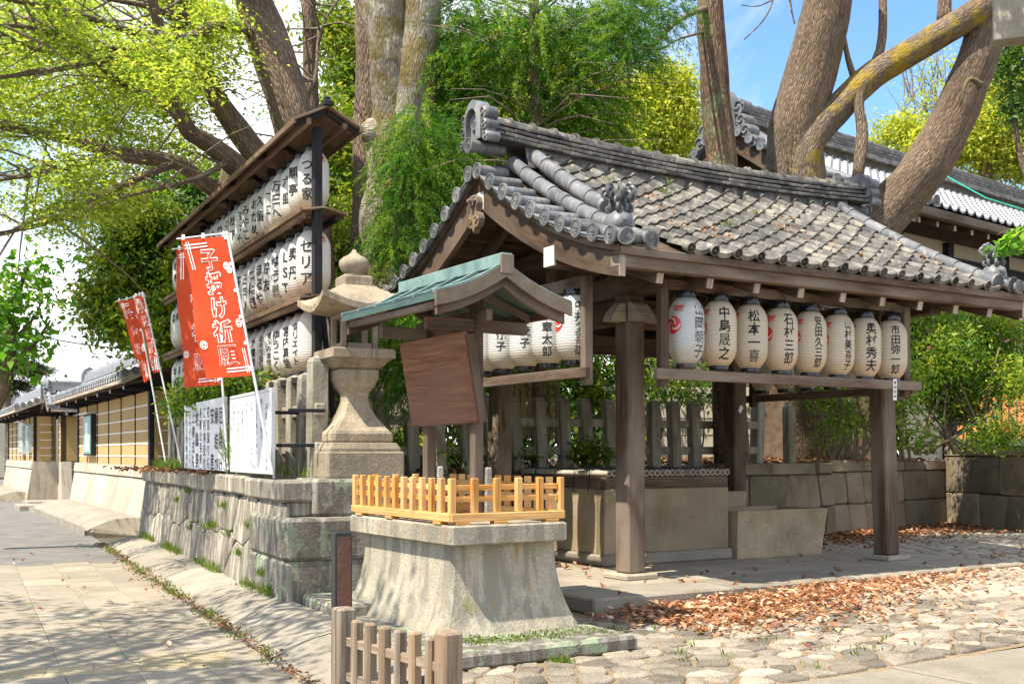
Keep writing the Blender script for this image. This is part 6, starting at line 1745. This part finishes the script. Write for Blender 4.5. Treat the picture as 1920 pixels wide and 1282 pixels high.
# leafy twig at the right edge
t = tree('leafy_branch', 'bright green leafy twig reaching in at the right edge above the eave', 'branch')
m = MB(); limb(m, P((1990, 480, 13.5), (1930, 450, 13.4), (1880, 455, 13.3)), .012, .004, 5); limb(m, P((1940, 455, 13.4), (1900, 430, 13.4), (1870, 440, 13.4)), .008, .003, 5); m.build('stems', M['twig'], t, True)
crown('crown', bl((1890, 460, 13.3, 25, 12), (1910, 440, 13.3, 30, 12), (1860, 470, 13.3, 12, 8)), 110, .13, .075, M['leaf_ginkgo'], t, 96, .06, 6, .5, .2, .3)

# trees at the far left
t = tree('ginkgo_tree', 'ginkgo branch with bright fan leaves at the far left edge', 'tree')
m = MB(); limb(m, P((-60, 900, 17), (-40, 800, 17), (0, 740, 17), (20, 640, 17), (10, 590, 17), (30, 560, 17), (50, 500, 17)), .16, .025, 8); limb(m, P((-40, 760, 17), (10, 690, 17), (60, 650, 17), (95, 600, 17)), .08, .012, 6); limb(m, P((20, 640, 17), (60, 600, 17), (80, 560, 17)), .03, .01, 5); m.build('trunk', M['bark'], t, True)
crown('crown', bl((20, 560, 17, 40, 60), (60, 620, 17, 30, 35), (70, 560, 17, 25, 25), (20, 680, 17, 40, 25), (-20, 600, 17, 40, 80), (40, 500, 17, 40, 20)), 1350, .12, .09, M['leaf_ginkgo'], t, 101, .22, 12, .5, .3)
t = tree('pine_tree', 'pine with flat dark needle layers behind the far wall at the left', 'tree')
m = MB(); limb(m, P((20, 900, 46), (18, 760, 46), (22, 640, 46)), .25, .08, 8); m.build('trunk', M['bark'], t, True)
sprays('crown', bl((20, 650, 46, 35, 12), (30, 690, 46, 45, 10), (5, 720, 46, 40, 14), (55, 690, 46, 28, 7)), 700, M['leaf_pine'], t, 102, .5, 40, .14, .03, .1)
t = thing('distant_house', 'pale grey house roof peeping over the far street wall', 'house', at(70, 760, 70).to_2d().to_3d(), .5)
m = MB(); m.box((0, 0, 2.3), (7, 5, 4.6), .05); m.build('walls', M['cream'], t); m = MB(); m.prism([(-3.2, 4.6), (3.2, 4.6), (0, 6)], lambda a, b, d: V((d, a, b)), -4, 4); m.build('roof', M['tile_far'], t)

# street tree whose trunk stands out of the picture: it throws the dapple on the pavement
t = tree('street_tree', 'tree standing just out of the picture on the left, shading the pavement')
m = MB(); limb(m, [V((-6.6, 3.6, 0)), V((-6.5, 3.7, 2.5)), V((-6.3, 3.9, 4.6)), V((-6.0, 4.2, 7))], .24, .1, 10)
r = random.Random(17); BL = []
for k in range(40):
    e = V((r.uniform(-8.8, -4.3), r.uniform(4.2, 9.0), r.uniform(5.0, 7.4)))
    if e.x > -.5 * e.y: continue
    e = V(e); limb(m, [V((-6.4, 3.8, r.uniform(3, 5.2))), lerp(V((-6.4, 3.8, 4.4)), e, .5) + V((0, 0, .4)), e], r.uniform(.04, .09), .012, 6, 4); BL.append((e, (.7, .7, .2), 1))
m.build('trunk', M['bark'], t, True)
crown('crown', BL, 6500, .11, .06, M['leaf_maple'], t, 111, .22, 26, .75, .1)
# ------------------------------------------------------------------ fallen leaves, weeds, wires
r = random.Random(77)
def lit(n, f): 
    o = []
    while len(o) < n:
        p = f()
        if p is not None: o.append(tuple(p))
    return o
def forec():
    x = r.gauss(.9, 1.6); yv = -1.22 - abs(r.gauss(0, .42)) - max(0, .35 - .12 * abs(x)) * r.random()
    if x < -1.6 or x > 5 or yv < -3.4: return None
    if PL.inv(T.p(x, yv))[0] < 1.35 and PL.inv(T.p(x, yv))[1] > -.6: return None
    return T.p(x, yv, gz(x) + r.uniform(.02, .06) + (.05 if abs(x - .8) < 1 and yv > -2 else 0) * r.random())
def pile():
    x, yv = r.gauss(-.4, .95), r.gauss(-1.85, .52)
    if yv > -1.22 or x < -1.3: return None
    return T.p(x, yv, gz(x) + r.uniform(.02, .08))
kind(scatter('fallen_leaves', lit(1700, forec) + lit(2100, pile), .078, M['litter'], 5, .22, .62, .5, .32), 'stuff')
def sparse():
    x, yv = r.uniform(-.5, 8), r.uniform(-4.1, -1.3)
    return T.p(x, yv, .03 + gz(x, yv))
kind(scatter('fallen_leaves', lit(240, sparse) + lit(120, lambda: T.p(r.uniform(5.2, 9), r.uniform(-1.2, .5), .13)), .07, M['litter'], 6, .4, .7), 'stuff')
def corner():
    x = r.uniform(4.4, 11); yv = lerp(3.4, 4.3, (x - 4.4) / 6.6) - abs(r.gauss(0, .8))
    return T.p(x, yv, gz(x) + r.uniform(.02, .07))
kind(scatter('fallen_leaves', lit(2300, corner), .09, M['litter'], 7, .45, .6, .3, .3), 'stuff')
def bedl():
    x, yv = r.uniform(-3.5, 10), r.uniform(3.5, 9)
    return T.p(x, yv, 1.21 + (x > 4.3) * .07 + (x > 6.5) * .05 + r.uniform(0, .05))
kind(scatter('bed_litter', lit(5200, bedl), .09, M['litter_brown'], 8, .45, .55, .45, .3), 'stuff')
def floor(): 
    x, yv = r.uniform(-1.2, 4.6), r.uniform(-1.1, .9); return T.p(x, yv, .165)
kind(scatter('fallen_leaves', lit(40, floor) + lit(50, lambda: T.p(r.uniform(-.9, .4), r.gauss(1.3, .25), .17)), .085, M['litter'], 9, .5, .5, .35), 'stuff')
def gut():
    y = r.uniform(-3.5, 9); x = -.72 + r.gauss(0, .05) * (1.8 if 2 < y < 5 else .8)
    return ST.p(x, y, .012 + r.uniform(0, .025))
kind(scatter('gutter_litter', lit(800, gut), .04, M['litter_brown'], 10, .45, .5, .55), 'stuff')
kind(scatter('fallen_leaves', lit(90, lambda: ST.p(r.uniform(-4, -.1), r.uniform(-3.5, 8), .02)), .07, M['litter'], 11, .4, .7), 'stuff')
def onroof():
    X = r.uniform(-.2, 4.4); v = r.choice((.9, 1.3, 1.75, 1.9, 2.1)) + r.gauss(0, .08)
    if math.sin(X * 3.1) < .35: return None
    return T.p(X, YM - v, rz(X, v) + .06)
kind(scatter('roof_litter', lit(150, onroof), .06, M['litter'], 12, .4, .6), 'stuff')
# grass and weeds
sp = []
for k in range(190):
    y = r.uniform(-.8, 8.8) 
    if math.sin(y * 2.6) + r.random() < .35: continue
    sp.append(tuple(ST.p(-.13 + r.gauss(0, .03), y, .14)))
kind(tufts('wall_grass', sp, M['grass'], 4, .1, 16, .04), 'stuff')
sp = [tuple(ST.p(-.72 + r.gauss(0, .03), r.uniform(-2.5, 8.9), .0)) for _ in range(60)]
kind(tufts('gutter_grass', sp, M['grass'], 5, .06, 12, .04), 'stuff')
sp = []
for (y, z) in ((1.1, .72), (1.15, .7), (3.0, .62), (3.1, .6), (3.3, .57), (2.2, .56), (4.4, .5), (1.6, .4), (.4, .3), (5.6, .8), (2.6, .85), (4.9, .95)):
    for _ in range(4): sp.append(tuple(ST.p(-.13 * (1 - z / 1.2) - .035, y + r.gauss(0, .06), z)))
kind(tufts('wall_weeds', sp, M['grass'], 6, .09, 12, .03), 'stuff')
sp = [tuple(ST.p(.02 + r.gauss(0, .05), 6.6 + r.gauss(0, .35), 1.24)) for _ in range(30)] + [tuple(ST.p(.02, 2.55 + r.gauss(0, .08), 1.24 + r.random() * .5)) for _ in range(26)] + [tuple(ST.p(.1, r.uniform(0, 9), 1.24)) for _ in range(40)]
kind(tufts('wall_top_weeds', sp, M['leaf_shrub'] if False else M['grass'], 7, .14, 14, .05), 'stuff')
sp = [tuple(PL.p(r.uniform(.0, 1.25), -.1 + r.gauss(-.12, .1), .12)) for _ in range(70)]
kind(tufts('slab_moss', sp, M['grass'], 8, .02, 12, .04), 'stuff')
sp = [tuple(T.p(r.uniform(-2.2, 1), r.uniform(-4.2, -1.3), .01)) for _ in range(40)] + [tuple(PL.p(.55 + r.gauss(0, .05), -.72, .0)) for _ in range(14)]
kind(tufts('paving_weeds', sp, M['grass'], 9, .05, 10, .03), 'stuff')
sp = [tuple(T.p(X, YM - v, rz(X, v) + .05)) for X, v in ((1.0, .7), (1.05, .72), (1.4, .35), (-.78, 2.3), (-.7, 2.35), (1.2, 1.6), (2.2, 1.0), (.3, .6), (-.85, 2.2))]
kind(tufts('roof_weeds', sp, M['grass'], 10, .08, 16, .03), 'stuff')
t = thing('overhead_wire', 'thin black wire sagging across the pale sky at the far left', 'wire', (0, 0, 0))
a, b = at(-60, 600, 40), at(420, 660, 40); m = MB(); m.tube([lerp(a, b, q / 14) - V((0, 0, .35 * math.sin(q / 14 * math.pi))) for q in range(15)], .022, 4, False); m.build('wire', M['cable'], t)
t = thing('garden_hose', 'green cord trailing down the tiles of the hall roof', 'cord', (0, 0, 0))
m = MB(); m.tube([at(1760, 322, 21.8), at(1800, 345, 21.3), at(1850, 372, 20.8), at(1925, 395, 20.4)], .013, 5, False); m.build('cord', M['hose'], t)
t = thing('crumpled_cup', 'small crumpled white paper cup lying on the cobbles at the right', 'litter', T.p(5.0, -1.5, .16), .3)
m = MB(); m.lathe([(.035, -.07), (.045, -.03), (.04, .02), (.05, .07), (.045, .072), (.03, -.06)], 14, (0, 0, .02), Matrix.Rotation(math.pi / 2, 3, 'Y'), 0, lambda a, z, j: 1 + .12 * math.sin(3 * a + j)); m.build('cup', M['white'], t, 40)
for _o in (_fo,): bpy.data.objects.remove(_o)
